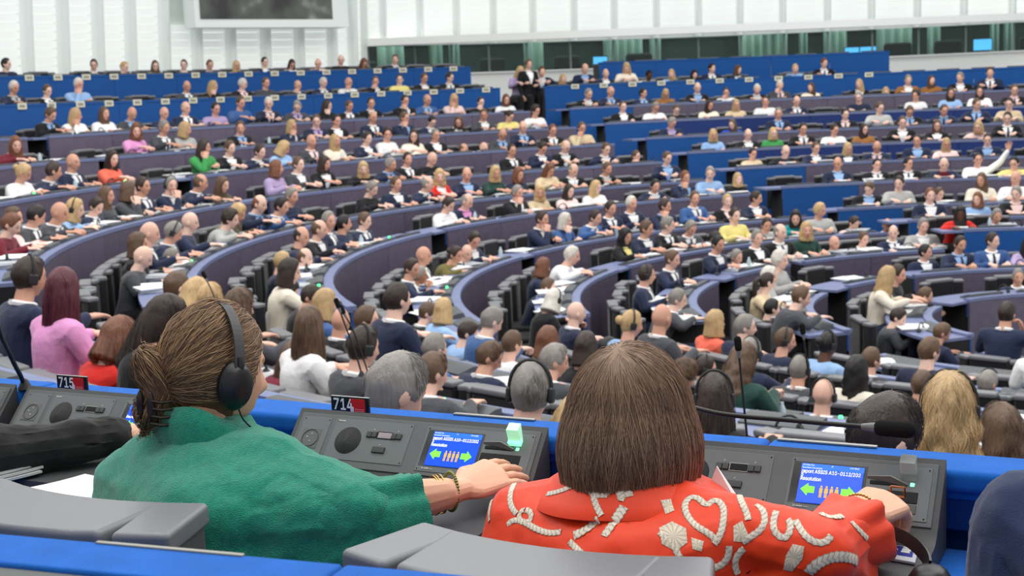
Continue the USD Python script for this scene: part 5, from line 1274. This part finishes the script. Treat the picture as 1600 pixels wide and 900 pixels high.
# headphones
HP = fthing('headphones', 'black headphones with flat grey headband on the woman in green', 'headphones', hc - (0, 0, .1))
bandv = MB(); prof = []
for a in np.linspace(-1.62, 1.62, 41):
    c_ = np.array((.101 * math.sin(a), -.012, -.004 + .131 * math.cos(a))); o = np.array((math.sin(a), 0, math.cos(a)))
    for dy, do in ((-.010, 0), (-.010, .0035), (.010, .0035), (.010, 0)): prof.append(hc + HR @ (c_ + np.array((0, dy, 0)) + o * do))
v = np.array(prof); f = []
for i in range(40):
    for j in range(4): a, b = i * 4 + j, i * 4 + (j + 1) % 4; f += [[a, b, b + 4], [a, b + 4, a + 4]]
fput('headband', (v, np.array(f), False), mat('grey_headband', (66, 65, 66), .45, .4), HP)
CUP = mat('ear_cup_black', (20, 20, 22), .4, .45)
for s in (1, -1):
    cup = union([hull(ball((s * .092, -.008, -.022), (.010, .032, .045), 20), ball((s * .108, -.008, -.022), (.008, .024, .036), 20)), hull(ball((s * .078, -.008, -.022), (.008, .034, .046), 20), ball((s * .088, -.008, -.022), (.008, .034, .046), 20))])
    fput('ear_cup', place(cup, HR, hc), CUP, HP)
    fput('arm', (*tube([hc + HR @ np.array(q) for q in ((s * .101, -.012, .03), (s * .106, -.011, .01), (s * .104, -.009, -.01))], .006, 8), True), CUP, HP)
q0 = hc + HR @ np.array((.10, -.004, -.064)); fput('cable', (*tube(spline([q0, q0 + (.01, .01, -.03), q0 + (.03, .05, -.06), (.118, -.205, 2.90), (.10, -.20, 2.84)], 24), .0017, 6), True), CUP, HP)
# ---- woman in the orange printed blouse
OB = (.90, -.38, FFLOOR)
O_ = fthing('person', 'person in orange blouse printed with cream ropes, hand in the voting slot', 'person', OB)
oc = np.array([.848, -.272, 3.022]); OR = rot(6, -14, 0)
W2 = np.array([1.203, -.196, 2.872]); T2 = np.array([1.236, -.085, 2.875])
arm = [hull(ball((1.06, -.345, 2.872), .046, 14), ball((1.17, -.345, 2.862), .043, 14)), hull(ball((1.17, -.345, 2.862), .042, 14), ball(W2 - (.01, .04, 0), .029, 14)), hull(ball(W2 - (.01, .04, 0), (.029, .026, .024), 14), ball(W2, (.028, .024, .021), 14)),
       hull(ball((.852, -.30, 2.88), .058, 14), ball(oc + OR @ np.array((0, -.02, -.07)), .052, 14)), hull(ball((.86, -.34, 2.84), (.10, .07, .06), 12), ball((.88, -.38, 2.5), (.12, .09, .1), 12)), hull(ball((.86, -.34, 2.84), .06, 12), ball((1.06, -.345, 2.872), .046, 12)),
       detail_hand(W2, T2 - W2, (-.1, .35, -1), (.75, .7, .5), 1, .012, .06, .98)]
fput('body', fbodymesh(O_, oc, OR, arm, .0045, 5), SK0, O_)
BLOUSE = mat('orange_silk', (234, 60, 14), .5, .35, bump=(60, .12, .004), var=.05, nscale=12, sheen=.15)
bl = fbody([[((.852, -.30, 2.905), (.072, .066, .045)), ((.668, -.312, 2.842), .062), ((1.062, -.345, 2.866), .060), ((.895, -.40, 2.81), (.15, .085, .09))],
            [((.668, -.312, 2.842), .062), ((.672, -.37, 2.70), .085), ((.895, -.40, 2.81), (.15, .085, .09)), ((.895, -.40, 2.63), (.19, .10, .10)), ((1.062, -.345, 2.866), .060)],
            [((.895, -.40, 2.63), (.19, .10, .10)), ((.895, -.40, 2.5), (.19, .12, .08))], [((.668, -.312, 2.842), .058), ((.66, -.20, 2.76), .05), ((.85, -.2, 2.8), .07)],
            [((1.062, -.345, 2.866), .062), ((1.17, -.352, 2.852), .060)], [((1.17, -.352, 2.852), .058), ((1.196, -.262, 2.858), .050)],
            [((1.17, -.352, 2.852), .055), ((1.196, -.262, 2.858), .046), ((1.215, -.270, 2.80), .030), ((1.15, -.36, 2.76), .045), ((1.05, -.37, 2.74), .06)]], .010, 10)
folds(bl, .009, (11, 11, 9), 21); folds(bl, .003, (34, 34, 24), 5)
fput('blouse', (bl.vertices, bl.faces, True), BLOUSE, O_)
dv, df = drape(spline([(1.178, -.305, 2.858), (1.190, -.268, 2.860), (1.199, -.240, 2.862), (1.204, -.222, 2.864)], 8), [(.050 + .0016 * i, .050, .058 + .004 * i) for i in range(8)], 48, .006, 3, .004)
fput('blouse_cuff', (dv, df, True), BLOUSE, O_)
# collar: a folded band standing at the back of the neck
cv, cf = [], []; NN = 44
for i in range(NN + 1):
    a = -2.35 + 4.7 * i / NN; w = 1 + .30 * abs(math.sin(a * .5)) ** 2; ca, sa = math.cos(a), math.sin(a)
    for (rr_, z) in ((.070, -.015), (.071, .012), (.077, .026), (.087, .022), (.118 * w, -.014), (.134 * w, -.030), (.127 * w, -.034), (.082, .0)):
        cv.append((.852 + rr_ * 1.08 * sa, -.302 - rr_ * ca, 2.925 + z + .006 * math.sin(2 * a + .5)))
for i in range(NN):
    for j in range(8): a, b = i * 8 + j, i * 8 + (j + 1) % 8; cf += [[a, a + 8, b + 8], [a, b + 8, b]]
colv, colf = np.array(cv), np.array(cf); fput('collar', (colv, colf, True), BLOUSE, O_)
# bob
d = np.array(ICO[5].vertices); ang = np.degrees(np.arccos(np.clip(d @ np.array([0, .96, -.28]), -1, 1))); m_ = sstep(50, 58, ang)
hd = d[:, :2] / np.maximum(np.linalg.norm(d[:, :2], axis=1, keepdims=True), 1e-6); low = d[:, 2] < .15; t = np.clip((.15 - d[:, 2]) / 1.15, 0, 1)
top = d * (.1, .112, .122); hr = np.minimum(1, np.linalg.norm(d[:, :2], axis=1) * 2.6); bulge = 1 + .16 * np.sin(np.minimum(t * 1.15, 1) * math.pi * .72) - .05 * t ** 3
side = np.column_stack([hd * (.100, .112) * (hr * bulge)[:, None], .0183 - .130 * t]); k = sstep(.25, .05, d[:, 2])[:, None]
shell = top * (1 - k) + side * k
shell[:, :2] *= 1 + .05 * (fbm(np.column_stack([hd * 6, t * .6]), 3, 4)[:, None] - .5)
loc = skull(d) * .93 * (1 - m_[:, None]) + shell * m_[:, None]
hv = loc @ rot(6, -6, 0).T + oc; OBROWN = HAIR_BASE('brown_bob', (128, 100, 78)); STR2 = [m_strand('dark_brown', (108, 82, 64)), m_strand('mid_brown', (136, 106, 82)), m_strand('light_brown', (164, 132, 104))]
hair = fput('hair', (hv, np.array(ICO[5].faces), True), OBROWN, O_)
crown = oc + np.array((-.01, -.03, .13))
def bobflow(p): q = p - crown; q = q / (np.linalg.norm(q, axis=1, keepdims=True) + 1e-6); g = sstep(oc[2] + .09, oc[2] + .02, p[:, 2])[:, None]; return q * (1 - g) + np.array((0, 0, -1.)) * g
strands(hair, O_, hv, np.array(ICO[5].faces), bobflow, STR2, 6500, .15, 11, .0007, .0014, 6, lambda p: (p[:, 1] < oc[1] + .075))
# rope print laid on the blouse, as flat cream cord
ROPE = mat('cream_rope_print', (226, 214, 196), .55, .3, tint=True); btm = trimesh.Trimesh(np.vstack([bl.vertices, dv, colv]), np.vstack([bl.faces, df + len(bl.vertices), colf + len(bl.vertices) + len(dv)]), process=False)
EYE = FM.T @ (CAM - FO); bv, bf = np.array(btm.vertices), np.array(btm.faces); bn = np.array(btm.face_normals)
def ray_local(x, y): return FM.T @ (_f + CR * (x - 800) / FPX - CU * (y - 450) / FPX)
def cast(x, y):
    dr = ray_local(x, y); a, b, c = bv[bf[:, 0]], bv[bf[:, 1]], bv[bf[:, 2]]; e1, e2 = b - a, c - a; h = np.cross(dr, e2); det = (e1 * h).sum(1); det = np.where(abs(det) < 1e-14, 1e-14, det)
    s = EYE - a; u = (s * h).sum(1) / det; q = np.cross(s, e1); w = (q @ dr) / det; t = (e2 * q).sum(1) / det; ok = (u >= 0) & (w >= 0) & (u + w <= 1) & (t > .5)
    if not ok.any(): return None
    i = np.where(ok)[0][t[ok].argmin()]; n = bn[i]; n = n if n @ dr < 0 else -n
    return EYE + dr * t[i], n
def rope(pix, w=.0112, braid=False):
    q = spline([(x, y, 0) for x, y in pix], 14 * len(pix)); h = [cast(x, y) for x, y, _ in q]; h = [z for z in h if z is not None]
    if len(h) < 6: return
    P = np.array([z[0] for z in h]); N = np.array([z[1] for z in h])
    for _ in range(3): N[1:-1] = (N[:-2] + N[1:-1] * 2 + N[2:]) / 4; P[1:-1] = (P[:-2] + P[1:-1] * 2 + P[2:]) / 4
    N /= np.linalg.norm(N, axis=1, keepdims=True); L = np.r_[0, np.cumsum(np.linalg.norm(np.diff(P, axis=0), axis=1))]; M = max(8, int(L[-1] / .0016)); tt = np.linspace(0, L[-1], M)
    P = np.stack([np.interp(tt, L, P[:, k]) for k in range(3)], 1); N = np.stack([np.interp(tt, L, N[:, k]) for k in range(3)], 1)
    T_ = np.gradient(P, axis=0); T_ /= np.linalg.norm(T_, axis=1, keepdims=True) + 1e-9; B = np.cross(N, T_); v, c, f = [], [], []; K = 9
    for i in range(M):
        for j in range(K):
            s = 2 * j / (K - 1) - 1; ph = (tt[i] + (s * .004 if not braid else -abs(s) * .006)) / .0085 % 1; gap = .42 if ph < .2 else 1.; edge = .55 if abs(s) > .95 else 1.
            ww = w * (.46 + .05 * math.sin(ph * 6.28)); v.append(P[i] + B[i] * s * ww + N[i] * (.0008 + .0009 * (1 - s * s))); c.append((gap * edge,) * 3 if gap * edge > .9 else (gap * edge * .95, gap * edge * .88, gap * edge * .8))
    for i in range(M - 1):
        for j in range(K - 1): a = i * K + j; f += [[a, a + 1, a + K + 1], [a, a + K + 1, a + K]]
    fput('rope_print', (np.array(v), np.array(f), True, np.array(c)), ROPE, O_)
def tassel(poly):
    poly = np.array(poly, float); c = poly.mean(0); rings = []; K = len(poly) * 6; per = np.array([poly[i] + (poly[(i + 1) % len(poly)] - poly[i]) * s / 6 for i in range(len(poly)) for s in range(6)])
    v, col, f = [], [], []
    for r_ in (1, .66, .33, 0):
        for i in range(K):
            h = cast(*(c + (per[i] - c) * r_)); 
            if h is None: return
            v.append(h[0] + h[1] * (.0008 if r_ == 1 else .0016)); g = .62 if (i % 3 == 0 and r_ < 1) or r_ == 1 and i % 2 else 1.; col.append((g, g * .96, g * .9))
    for a in range(3):
        for i in range(K): p, q = a * K + i, a * K + (i + 1) % K; f += [[p, q, q + K], [p, q + K, p + K]]
    fput('tassel_print', (np.array(v), np.array(f), True, np.array(col)), ROPE, O_)
for pz in ([(812, 746), (800, 764), (798, 786), (808, 803)], [(855, 772), (873, 768), (897, 758)], [(982, 748), (976, 766), (970, 783)], [(927, 774), (932, 790), (940, 806)],
           [(1121, 847), (1106, 833), (1086, 820), (1073, 803), (1071, 787), (1081, 777), (1096, 783), (1104, 789), (1116, 782), (1128, 789), (1131, 807), (1126, 833), (1116, 850)],
           [(1155, 770), (1158, 782), (1166, 800), (1169, 813)], [(1181, 789), (1194, 803), (1193, 820), (1179, 835), (1160, 847)], [(1213, 799), (1209, 813), (1213, 833), (1226, 840), (1234, 830), (1231, 812)],
           [(1243, 813), (1253, 830), (1266, 843), (1283, 848), (1298, 837)], [(1139, 853), (1133, 877), (1116, 887)], [(1163, 857), (1149, 877), (1153, 897)], [(777, 765), (767, 787), (765, 815)],
           [(793, 820), (810, 813), (830, 822), (847, 830), (877, 831)], [(1283, 802), (1299, 808), (1316, 806)], [(820, 797), (812, 804), (814, 814), (826, 815), (830, 805), (822, 797)], [(1330, 815), (1342, 828), (1355, 842)], [(1030, 832), (1050, 850), (1062, 872)], [(890, 846), (912, 868)]): rope(pz)
for pz in ([(1263, 895), (1279, 880), (1306, 870), (1339, 876)], [(897, 837), (913, 829), (935, 812)], [(975, 792), (962, 812), (944, 838)]): rope(pz, .017, True)
for pz in ([(914, 768), (920, 738), (936, 734), (958, 742), (963, 760), (948, 778), (928, 778)], [(1239, 850), (1257, 854), (1254, 874), (1238, 893), (1224, 890), (1228, 868)], [(1146, 822), (1160, 814), (1168, 832), (1170, 848), (1146, 846)], [(1032, 782), (1048, 780), (1054, 798), (1040, 804)], [(1080, 840), (1100, 846), (1096, 862), (1082, 858)], [(1030, 825), (1050, 815), (1072, 826), (1074, 848), (1056, 862), (1034, 850)], [(960, 760), (985, 756), (990, 775), (965, 780)]): tassel(pz)
# bracelet and ring
ad = W2 - np.array((1.17, -.345, 2.862)); ad /= np.linalg.norm(ad)
B_ = fthing('bracelet', 'gold link bracelet at the orange cuff', 'bracelet', W2 - ad * .012); bb = MB()
for q in bangle(W2 - ad * .010, .0345, .008)[:-1]: bb.add(*marr(ball(q, .0028, 8)))
fput('links', (*bb.get(), True), GOLD, B_)
kn = W2 + (T2 - W2) / np.linalg.norm(T2 - W2) * .100 + np.array((.008, .006, .010)); B_ = fthing('ring', 'large square gold ring on the hand in the voting slot', 'ring', kn)
bb = MB()
for p, q in (((-.011, 0, -.008), (.011, 0, -.008)), ((.011, 0, -.008), (.011, 0, .008)), ((.011, 0, .008), (-.011, 0, .008)), ((-.011, 0, .008), (-.011, 0, -.008))): bb.add(*tube([kn + np.array(p), kn + (np.array(p) + np.array(q)) / 2, kn + np.array(q)], .0018, 6))
fput('band', (*bb.get(), False), mat('copper_gold', (190, 118, 74), .25, .6, metal=1.), B_)
# ---- person in black at the left edge: arm across the desk
LB = (-.92, -.42, FFLOOR)
L_ = fthing('person', 'person in black suit at the left edge stretching an arm to the console', 'person', LB)
lc = np.array([-.93, -.33, 3.12]); W3 = np.array((-.392, -.085, 2.851)); T3 = np.array((-.30, .0, 2.83))
arm = [hull(ball((-.57, -.30, 2.855), .042, 12), ball(W3 - (.05, .06, 0), .031, 12)), hull(ball(W3 - (.05, .06, 0), .031, 12), ball(W3, (.030, .028, .024), 12)), hull(ball((-.93, -.36, 2.93), .062, 12), ball(lc - (0, .02, .07), .056, 12)), hull(ball((-.93, -.38, 2.9), (.13, .08, .06), 12), ball((-.93, -.40, 2.5), (.13, .1, .1), 12)), hull(ball((-.93, -.38, 2.9), .06, 12), ball((-.57, -.30, 2.855), .042, 12)), detail_hand(W3, T3 - W3, (0, .1, -1), (.2, .2, .15), 1, .004)]
fput('body', fbodymesh(L_, lc, rot(-10, -10), arm, .006, 5), SK0, L_)
BLACK_SUIT = mat('black_suit_cloth', (32, 32, 31), .75, .3, bump=(500, .4), sheen=.2)
su_ = fbody([[((-.93, -.37, 2.96), (.08, .07, .04)), ((-1.11, -.38, 2.9), .075), ((-.76, -.38, 2.9), .075), ((-.93, -.42, 2.84), (.19, .12, .1))], [((-.93, -.42, 2.84), (.19, .12, .1)), ((-.93, -.42, 2.5), (.19, .13, .1))], [((-.76, -.38, 2.9), .072), ((-.575, -.318, 2.853), .062)], [((-.575, -.318, 2.853), .060), ((-.415, -.118, 2.852), .043)], [((-.62, -.33, 2.85), .055), ((-.48, -.2, 2.85), .045), ((-.55, -.27, 2.80), .04)], [((-1.11, -.38, 2.9), .07), ((-1.18, -.2, 2.82), .06)], [((-1.18, -.2, 2.82), .055), ((-1.1, .0, 2.84), .04)]], .009, 8)
folds(su_, .014, (16, 16, 9), 8); folds(su_, .004, (40, 40, 30), 3); fput('jacket', (su_.vertices, su_.faces, True), BLACK_SUIT, L_)
v, f = hair_local('s', 4); fput('hair', (v @ rot(-10, -10).T + lc, f, True), m_hair('d'), L_)
# ---- person in a navy suit at the right edge
RB = (1.70, -.38, FFLOOR)
R_ = fthing('person', 'person in navy suit cut by the right edge, sleeve beside the console', 'person', RB)
rc = np.array([1.70, -.34, 3.13]); W4 = np.array((1.50, .0 - .12, 2.83))
arm = [hull(ball((1.49, -.39, 2.68), .042, 12), ball((1.50, -.16, 2.82), .03, 12)), hull(ball((1.70, -.36, 2.93), .062, 12), ball(rc - (0, .02, .07), .056, 12)), hull(ball((1.70, -.38, 2.9), (.13, .08, .06), 12), ball((1.70, -.40, 2.5), (.13, .1, .1), 12)), hull(ball((1.7, -.38, 2.9), .06, 12), ball((1.475, -.34, 2.9), .05, 12)), hull(ball((1.475, -.34, 2.9), .05, 12), ball((1.49, -.39, 2.68), .042, 12)), detail_hand(np.array((1.50, -.15, 2.825)), (.1, 1, -.05), (0, 0, -1), (.3, .3, .2), -1)]
fput('body', fbodymesh(R_, rc, rot(8, -8), arm, .006, 5), SK0, R_)
NAVY = mat('navy_suit_cloth', (42, 54, 84), .8, .25, bump=(500, .5), sheen=.25)
su_ = fbody([[((1.70, -.37, 2.97), (.085, .075, .04)), ((1.468, -.33, 2.922), .082), ((1.92, -.38, 2.90), .08), ((1.70, -.42, 2.84), (.2, .13, .1))], [((1.70, -.42, 2.84), (.2, .13, .1)), ((1.70, -.42, 2.5), (.2, .14, .1))], [((1.468, -.33, 2.915), .082), ((1.450, -.37, 2.78), .072), ((1.49, -.39, 2.68), .062)], [((1.49, -.39, 2.68), .060), ((1.50, -.18, 2.81), .043)], [((1.92, -.38, 2.9), .075), ((1.98, -.3, 2.7), .06)], [((1.98, -.3, 2.7), .058), ((1.86, -.1, 2.82), .04)]], .009, 10)
folds(su_, .008, (14, 14, 10), 31); folds(su_, .003, (36, 36, 26), 4); fput('jacket', (su_.vertices, su_.faces, True), NAVY, R_)
v, f = hair_local('s', 4); fput('hair', (v @ rot(8, -8).T + rc, f, True), m_hair('d'), R_)
# trousers for the four, on the seats
for T, x in ((G_, .05), (O_, .88), (L_, -.93), (R_, 1.70)):
    y = -.42; lg = [hull(ball((x + s * .09, y, FFLOOR + .50), .09, 12), ball((x + s * .1, y + .40, FFLOOR + .50), .065, 12)) for s in (-1, 1)] + [hull(ball((x + s * .1, y + .40, FFLOOR + .50), .062, 12), ball((x + s * .1, y + .38, FFLOOR + .09), .045, 12)) for s in (-1, 1)] + [hull(ball((x + s * .1, y + .37, FFLOOR + .045), .04, 10), ball((x + s * .1, y + .50, FFLOOR + .04), .036, 10)) for s in (-1, 1)]
    fput('trousers', union(lg), m_cloth('k'), T)
# ---- the two large chairs of the near row and two more beside them
def big_chair(x, y, label, rz=0):
    T = fthing('delegate_chair', label, 'chair', (x, y, FFLOOR), 'near row chairs'); zt = 2.905
    def curved(x0, x1, z0, z1, dep, bow, r, nx=9, dz=0.):
        q = []
        for s in np.linspace(x0, x1, nx): yy = y + bow * (s / .16) ** 2; q.append([ball((x + s, yy + o, z), r, 10) for o in (-dep / 2 + r, dep / 2 - r) for z in (z0 + r, z1 - r)])
        return union([hull(*(a + b)) for a, b in zip(q[:-1], q[1:])])
    fput('backrest', curved(-.158, .158, FFLOOR + .42, zt - .02, .135, .020, .014), BLACK_FABRIC, T)
    fput('top_pad', curved(-.160, .160, zt - .032, zt, .168, .020, .011), GREY_LEATHER, T)
    sb = MB(); 
    for o in (-.084,): sb.add(*tube([(x + s, y + .020 * (s / .16) ** 2 + o, zt - .024) for s in np.linspace(-.15, .15, 20)], .0018, 5))
    fput('seam', (*sb.get(), True), mat('seam_piping', (74, 75, 79), .5, .4), T)
    for s in (-1, 1):
        A = lambda m: m.rotate((0, 0, s * 17)).translate((x + s * .2125, y + .036, 0))
        fput('wing', A(rbox((0, 0, (FFLOOR + .42 + zt - .02) / 2), (.092, .135, zt - .02 - FFLOOR - .42), .012, 14)), BLACK_FABRIC, T)
        fput('wing_pad', A(rbox((0, 0, zt - .022), (.096, .168, .040), .010, 14)), GREY_LEATHER, T)
    fput('seat', rbox((x, y + .27, FFLOOR + .42), (.48, .44, .1), .03, 12), BLACK_FABRIC, T)
    fput('pedestal', union([hull(ball((x, y + .25, FFLOOR + .03), (.22, .22, .02), 12), ball((x, y + .25, FFLOOR + .08), .04, 8)), m3.Manifold.cylinder(.34, .04, .04, 12).translate((x, y + .25, FFLOOR + .06))]), DARK_PLASTIC, T)
big_chair(-.015, -.70, 'grey leather topped black chair behind the green shawl')
big_chair(.842, -.665, 'grey leather topped black chair behind the orange blouse')
big_chair(1.70, -.68, 'grey leather topped black chair behind the navy suit')
big_chair(-.93, -.70, 'grey leather topped black chair behind the black suit')
# ---- papers, badge, strap, microphones
def sheet(name, label, cat, pts_, z=.0, curl=.0, m_=WHITE_PAPER, n=9):   # a curled sheet from four corners
    P = [np.array(p, float) for p in pts_]; v = []
    for i in range(n):
        for j in range(n): a, b = i / (n - 1), j / (n - 1); q = P[0] * (1 - a) * (1 - b) + P[1] * a * (1 - b) + P[2] * a * b + P[3] * (1 - a) * b; v.append(q + np.array((0, 0, z + curl * ((2 * a - 1) ** 2 * .6 + (a * b) ** 2))))
    v = np.array(v); v = np.vstack([v, v - (0, 0, .0012 if name == 'paper_sheet' else .005)]); f = []
    for i in range(n - 1):
        for j in range(n - 1): a = i * n + j; f += [[a, a + n, a + n + 1], [a, a + n + 1, a + 1]]; a += n * n; f += [[a, a + n + 1, a + n], [a, a + 1, a + n + 1]]
    b = [i * n for i in range(n)] + [(n - 1) * n + j for j in range(1, n)] + [i * n + n - 1 for i in range(n - 2, -1, -1)] + [j for j in range(n - 2, 0, -1)]
    for p, q in zip(b, b[1:] + b[:1]): f += [[p, q, q + n * n], [p, q + n * n, p + n * n]]
    T = fthing(name, label, cat, np.mean(P, 0)); fput('sheet', (v, np.array(f), 30), m_, T); return T
sheet('paper_sheet', 'curled white sheet lying against the green shawl', 'paper', [(-.47, -.44, 2.803), (-.37, -.255, 2.803), (-.12, -.30, 2.803), (-.18, -.44, 2.803)], .002, .010)
for i in range(3): sheet('newspaper', ['lowest fold of the paper bundle at the left edge', 'middle fold of the paper bundle at the left edge', 'topmost fold of the paper bundle at the left edge'][i], 'paper', [(-.70, -.42, 2.803), (-.56 + .01 * i, -.245 + .012 * i, 2.803), (-.472 - .006 * i, -.272 + .01 * i, 2.803), (-.56, -.43, 2.803)], .004 + .007 * i, .004, mat('newsprint', (206, 205, 202), .8, .2, var=.06, nscale=30))
Tn = fthing('folded_paper', 'folded white paper standing behind the orange shoulder', 'paper', (.985, -.24, 2.80))
v = np.array([(.974, -.215, 2.936), (.930, -.245, 2.80), (1.062, -.235, 2.80), (.974, -.212, 2.936), (.930, -.22, 2.80), (1.062, -.20, 2.80)]); fput('sheet', (v, np.array([[0, 1, 2], [3, 5, 4], [0, 3, 4], [0, 4, 1], [0, 2, 5], [0, 5, 3], [1, 4, 5], [1, 5, 2]]), False), WHITE_PAPER, Tn)
c0 = v[0] * .34 + v[1] * .28 + v[2] * .38; q = [c0 + (v[i] - v[:3].mean(0)) * .34 + np.array((0, -.0015, 0)) for i in range(3)]; fput('printed_picture', (np.array(q), np.array([[0, 1, 2], [0, 2, 1]]), False), mat('print_grey', (176, 172, 170), .7, .2, var=.3, nscale=60), Tn)
Bd = fthing('badge', 'blue and white plastic name badge below the right console', 'badge', (1.25, -.16, 2.80))
def quad(p, z0, z1): return hull(*[ball((x, y, z), .0012, 6) for x, y in p for z in (z0, z1)])
bq = [(1.222, -.125), (1.278, -.132), (1.285, -.198), (1.228, -.188)]
fput('holder', quad(bq, 2.8025, 2.805), mat('clear_plastic', (196, 202, 210), .2, .5), Bd); fput('card', quad([(1.226, -.131), (1.272, -.137), (1.277, -.178), (1.231, -.171)], 2.8055, 2.806), mat('badge_blue', (30, 46, 140), .4, .4), Bd)
mb = MB()
for i in range(3): mb.add(*marr(quad([(1.258, -.141 - .009 * i), (1.270, -.1425 - .009 * i), (1.2705, -.147 - .009 * i), (1.2585, -.1455 - .009 * i)], 2.8072, 2.8076)))
mb.add(*marr(quad([(1.233, -.150), (1.250, -.152), (1.2505, -.154), (1.2335, -.152)], 2.8072, 2.8076))); fput('white_print', (*mb.get(), False), MATS['white_print'], Bd)
Hs = fthing('headphones', 'black headphones lying on the desk below the badge', 'headphones', (1.26, -.26, 2.80))
arc = spline([(1.17, -.25, 2.82), (1.205, -.212, 2.845), (1.245, -.200, 2.85), (1.285, -.215, 2.842), (1.318, -.262, 2.825)], 26); v, f = [], []
for i, p in enumerate(arc):
    t_ = arc[min(i + 1, 25)] - arc[max(i - 1, 0)]; t_ /= np.linalg.norm(t_); b_ = np.cross(t_, (0, .5, 1)); b_ /= np.linalg.norm(b_); n_ = np.cross(b_, t_)
    for s, o in ((-1, -1), (1, -1), (1, 1), (-1, 1)): v.append(p + n_ * s * .010 + b_ * o * .0018)
for i in range(25):
    for j in range(4): a, b = i * 4 + j, i * 4 + (j + 1) % 4; f += [[a, b, b + 4], [a, b + 4, a + 4]]
fput('headband', (np.array(v), np.array(f), False), CUP, Hs)
for p in ((1.165, -.262, 2.818), (1.322, -.278, 2.82)): fput('ear_pad', hull(ball(p, (.026, .032, .012), 14), ball(np.array(p) + (0, 0, -.008), (.032, .036, .008), 14)), CUP, Hs)
def mic(label, pts_, head, r=.0045, hr=.011, base=None, foam_r=None, cat='microphone'):
    T = fthing('microphone', label, cat, base if base is not None else pts_[0], 'gooseneck microphones'); P = spline(pts_, 30)
    fput('gooseneck', (*tube(P, r, 8), True), mat('mic_black', (26, 26, 28), .45, .4), T)
    a, b = P[-1], np.array(head, float); dirv = (b - a) / np.linalg.norm(b - a)
    fput('collar', hull(ball(a, r * 1.3, 10), ball(a + dirv * .03, hr * .75, 10)), mat('mic_collar', (112, 114, 116), .4, .4), T)
    fput('foam_head', hull(ball(a + dirv * .03, hr, 16), ball(b, hr * 1.05, 16)), mat('mic_foam', (30, 29, 30), .95, .1, bump=(1500, .6)), T)
    if base is not None: fput('base', hull(ball(np.array(base) + (0, 0, .004), (.018, .018, .004), 14), ball(np.array(base) + (0, 0, .02), .009, 10)), mat('mic_black', (26, 26, 28)), T)
mic('microphone with silver-grey collar and black foam head, bent level over the right console', [(.80, .035, 2.90), (.80, .035, 2.95), (.83, .01, 2.975), (.905, -.03, 2.979), (1.01, -.035, 2.976), (1.117, -.030, 2.973), (1.170, -.028, 2.972)], (1.243, -.030, 2.972), .0042, .0135, (.80, .035, 2.90))
mic('black gooseneck of a microphone rising out of frame at the left edge', [(-.815, .02, 2.90), (-.812, .01, 2.93), (-.795, -.02, 2.965), (-.770, -.06, 3.01), (-.735, -.11, 3.06), (-.70, -.15, 3.12)], (-.68, -.17, 3.16), .0055, .012, (-.815, .02, 2.90))
def wp(x, y, Z): return FM.T @ (CAM + (_f + CR * (x - 800) / FPX - CU * (y - 450) / FPX) * Z - FO)
for lab, p in (('slim microphone standing in front of the bald head, left of a pair', ((565, 585), (553, 545), (540, 510), (532, 488), 6.4)), ('slim microphone standing in front of the bald head, right of a pair', ((578, 590), (566, 555), (551, 515), (541, 496), 6.9)), ('tall slim microphone rising in front of the navy jacket', ((1168, 690), (1163, 640), (1158, 590), (1155, 558), 4.6)), ('tall slim microphone rising in front of the floral top', ((1268, 625), (1264, 590), (1260, 560), (1256, 530), 6.)), ('slim microphone beside the blond heads left of the green shawl', ((338, 478), (333, 460), (328, 448), (324, 440), 8.4))):
    q = [wp(x, y, p[-1]) for x, y in p[:-1]]; hd_ = q[-1] + (q[-1] - q[-2]) / np.linalg.norm(q[-1] - q[-2]) * .06
    mic(lab, q, hd_, .0042, .012, q[0] - (0, 0, .01))

# hair strands on the nearest heads of the rows in front
for o, g_, q, crown_, hc_ in near_heads:
    st, c = q['hair'][0], q['hair'][1]; ms = [m_strand(c + '_dark', tuple(np.array(HAIRCOL[c]) * .72)), m_strand(c + '_mid', HAIRCOL[c]), m_strand(c + '_light', tuple(np.minimum(255, np.array(HAIRCOL[c]) * 1.22)))]
    lng = st in 'lwop'
    def fl(p):
        k_ = p - crown_; k_ = k_ / (np.linalg.norm(k_, axis=1, keepdims=True) + 1e-6); g = sstep(hc_[2] + .07, hc_[2], p[:, 2])[:, None] * (1. if lng else .6)
        return k_ * (1 - g) + np.array((0, -.15, -1.)) * g
    face_ = lambda p: np.linalg.norm((p - hc_) / (.080, .104, .122), axis=1) > .98
    strands(o, (None, np.zeros(3)), g_.V, g_.F, fl, ms, 1100 if q['d'] < 6 else 450, .13 if lng else .03, 7 if lng else 4, .0010 if q['d'] < 6 else .0015, .003 if st in 'wc' else .002, 4, face_, .5 if st == 'w' else 0.)
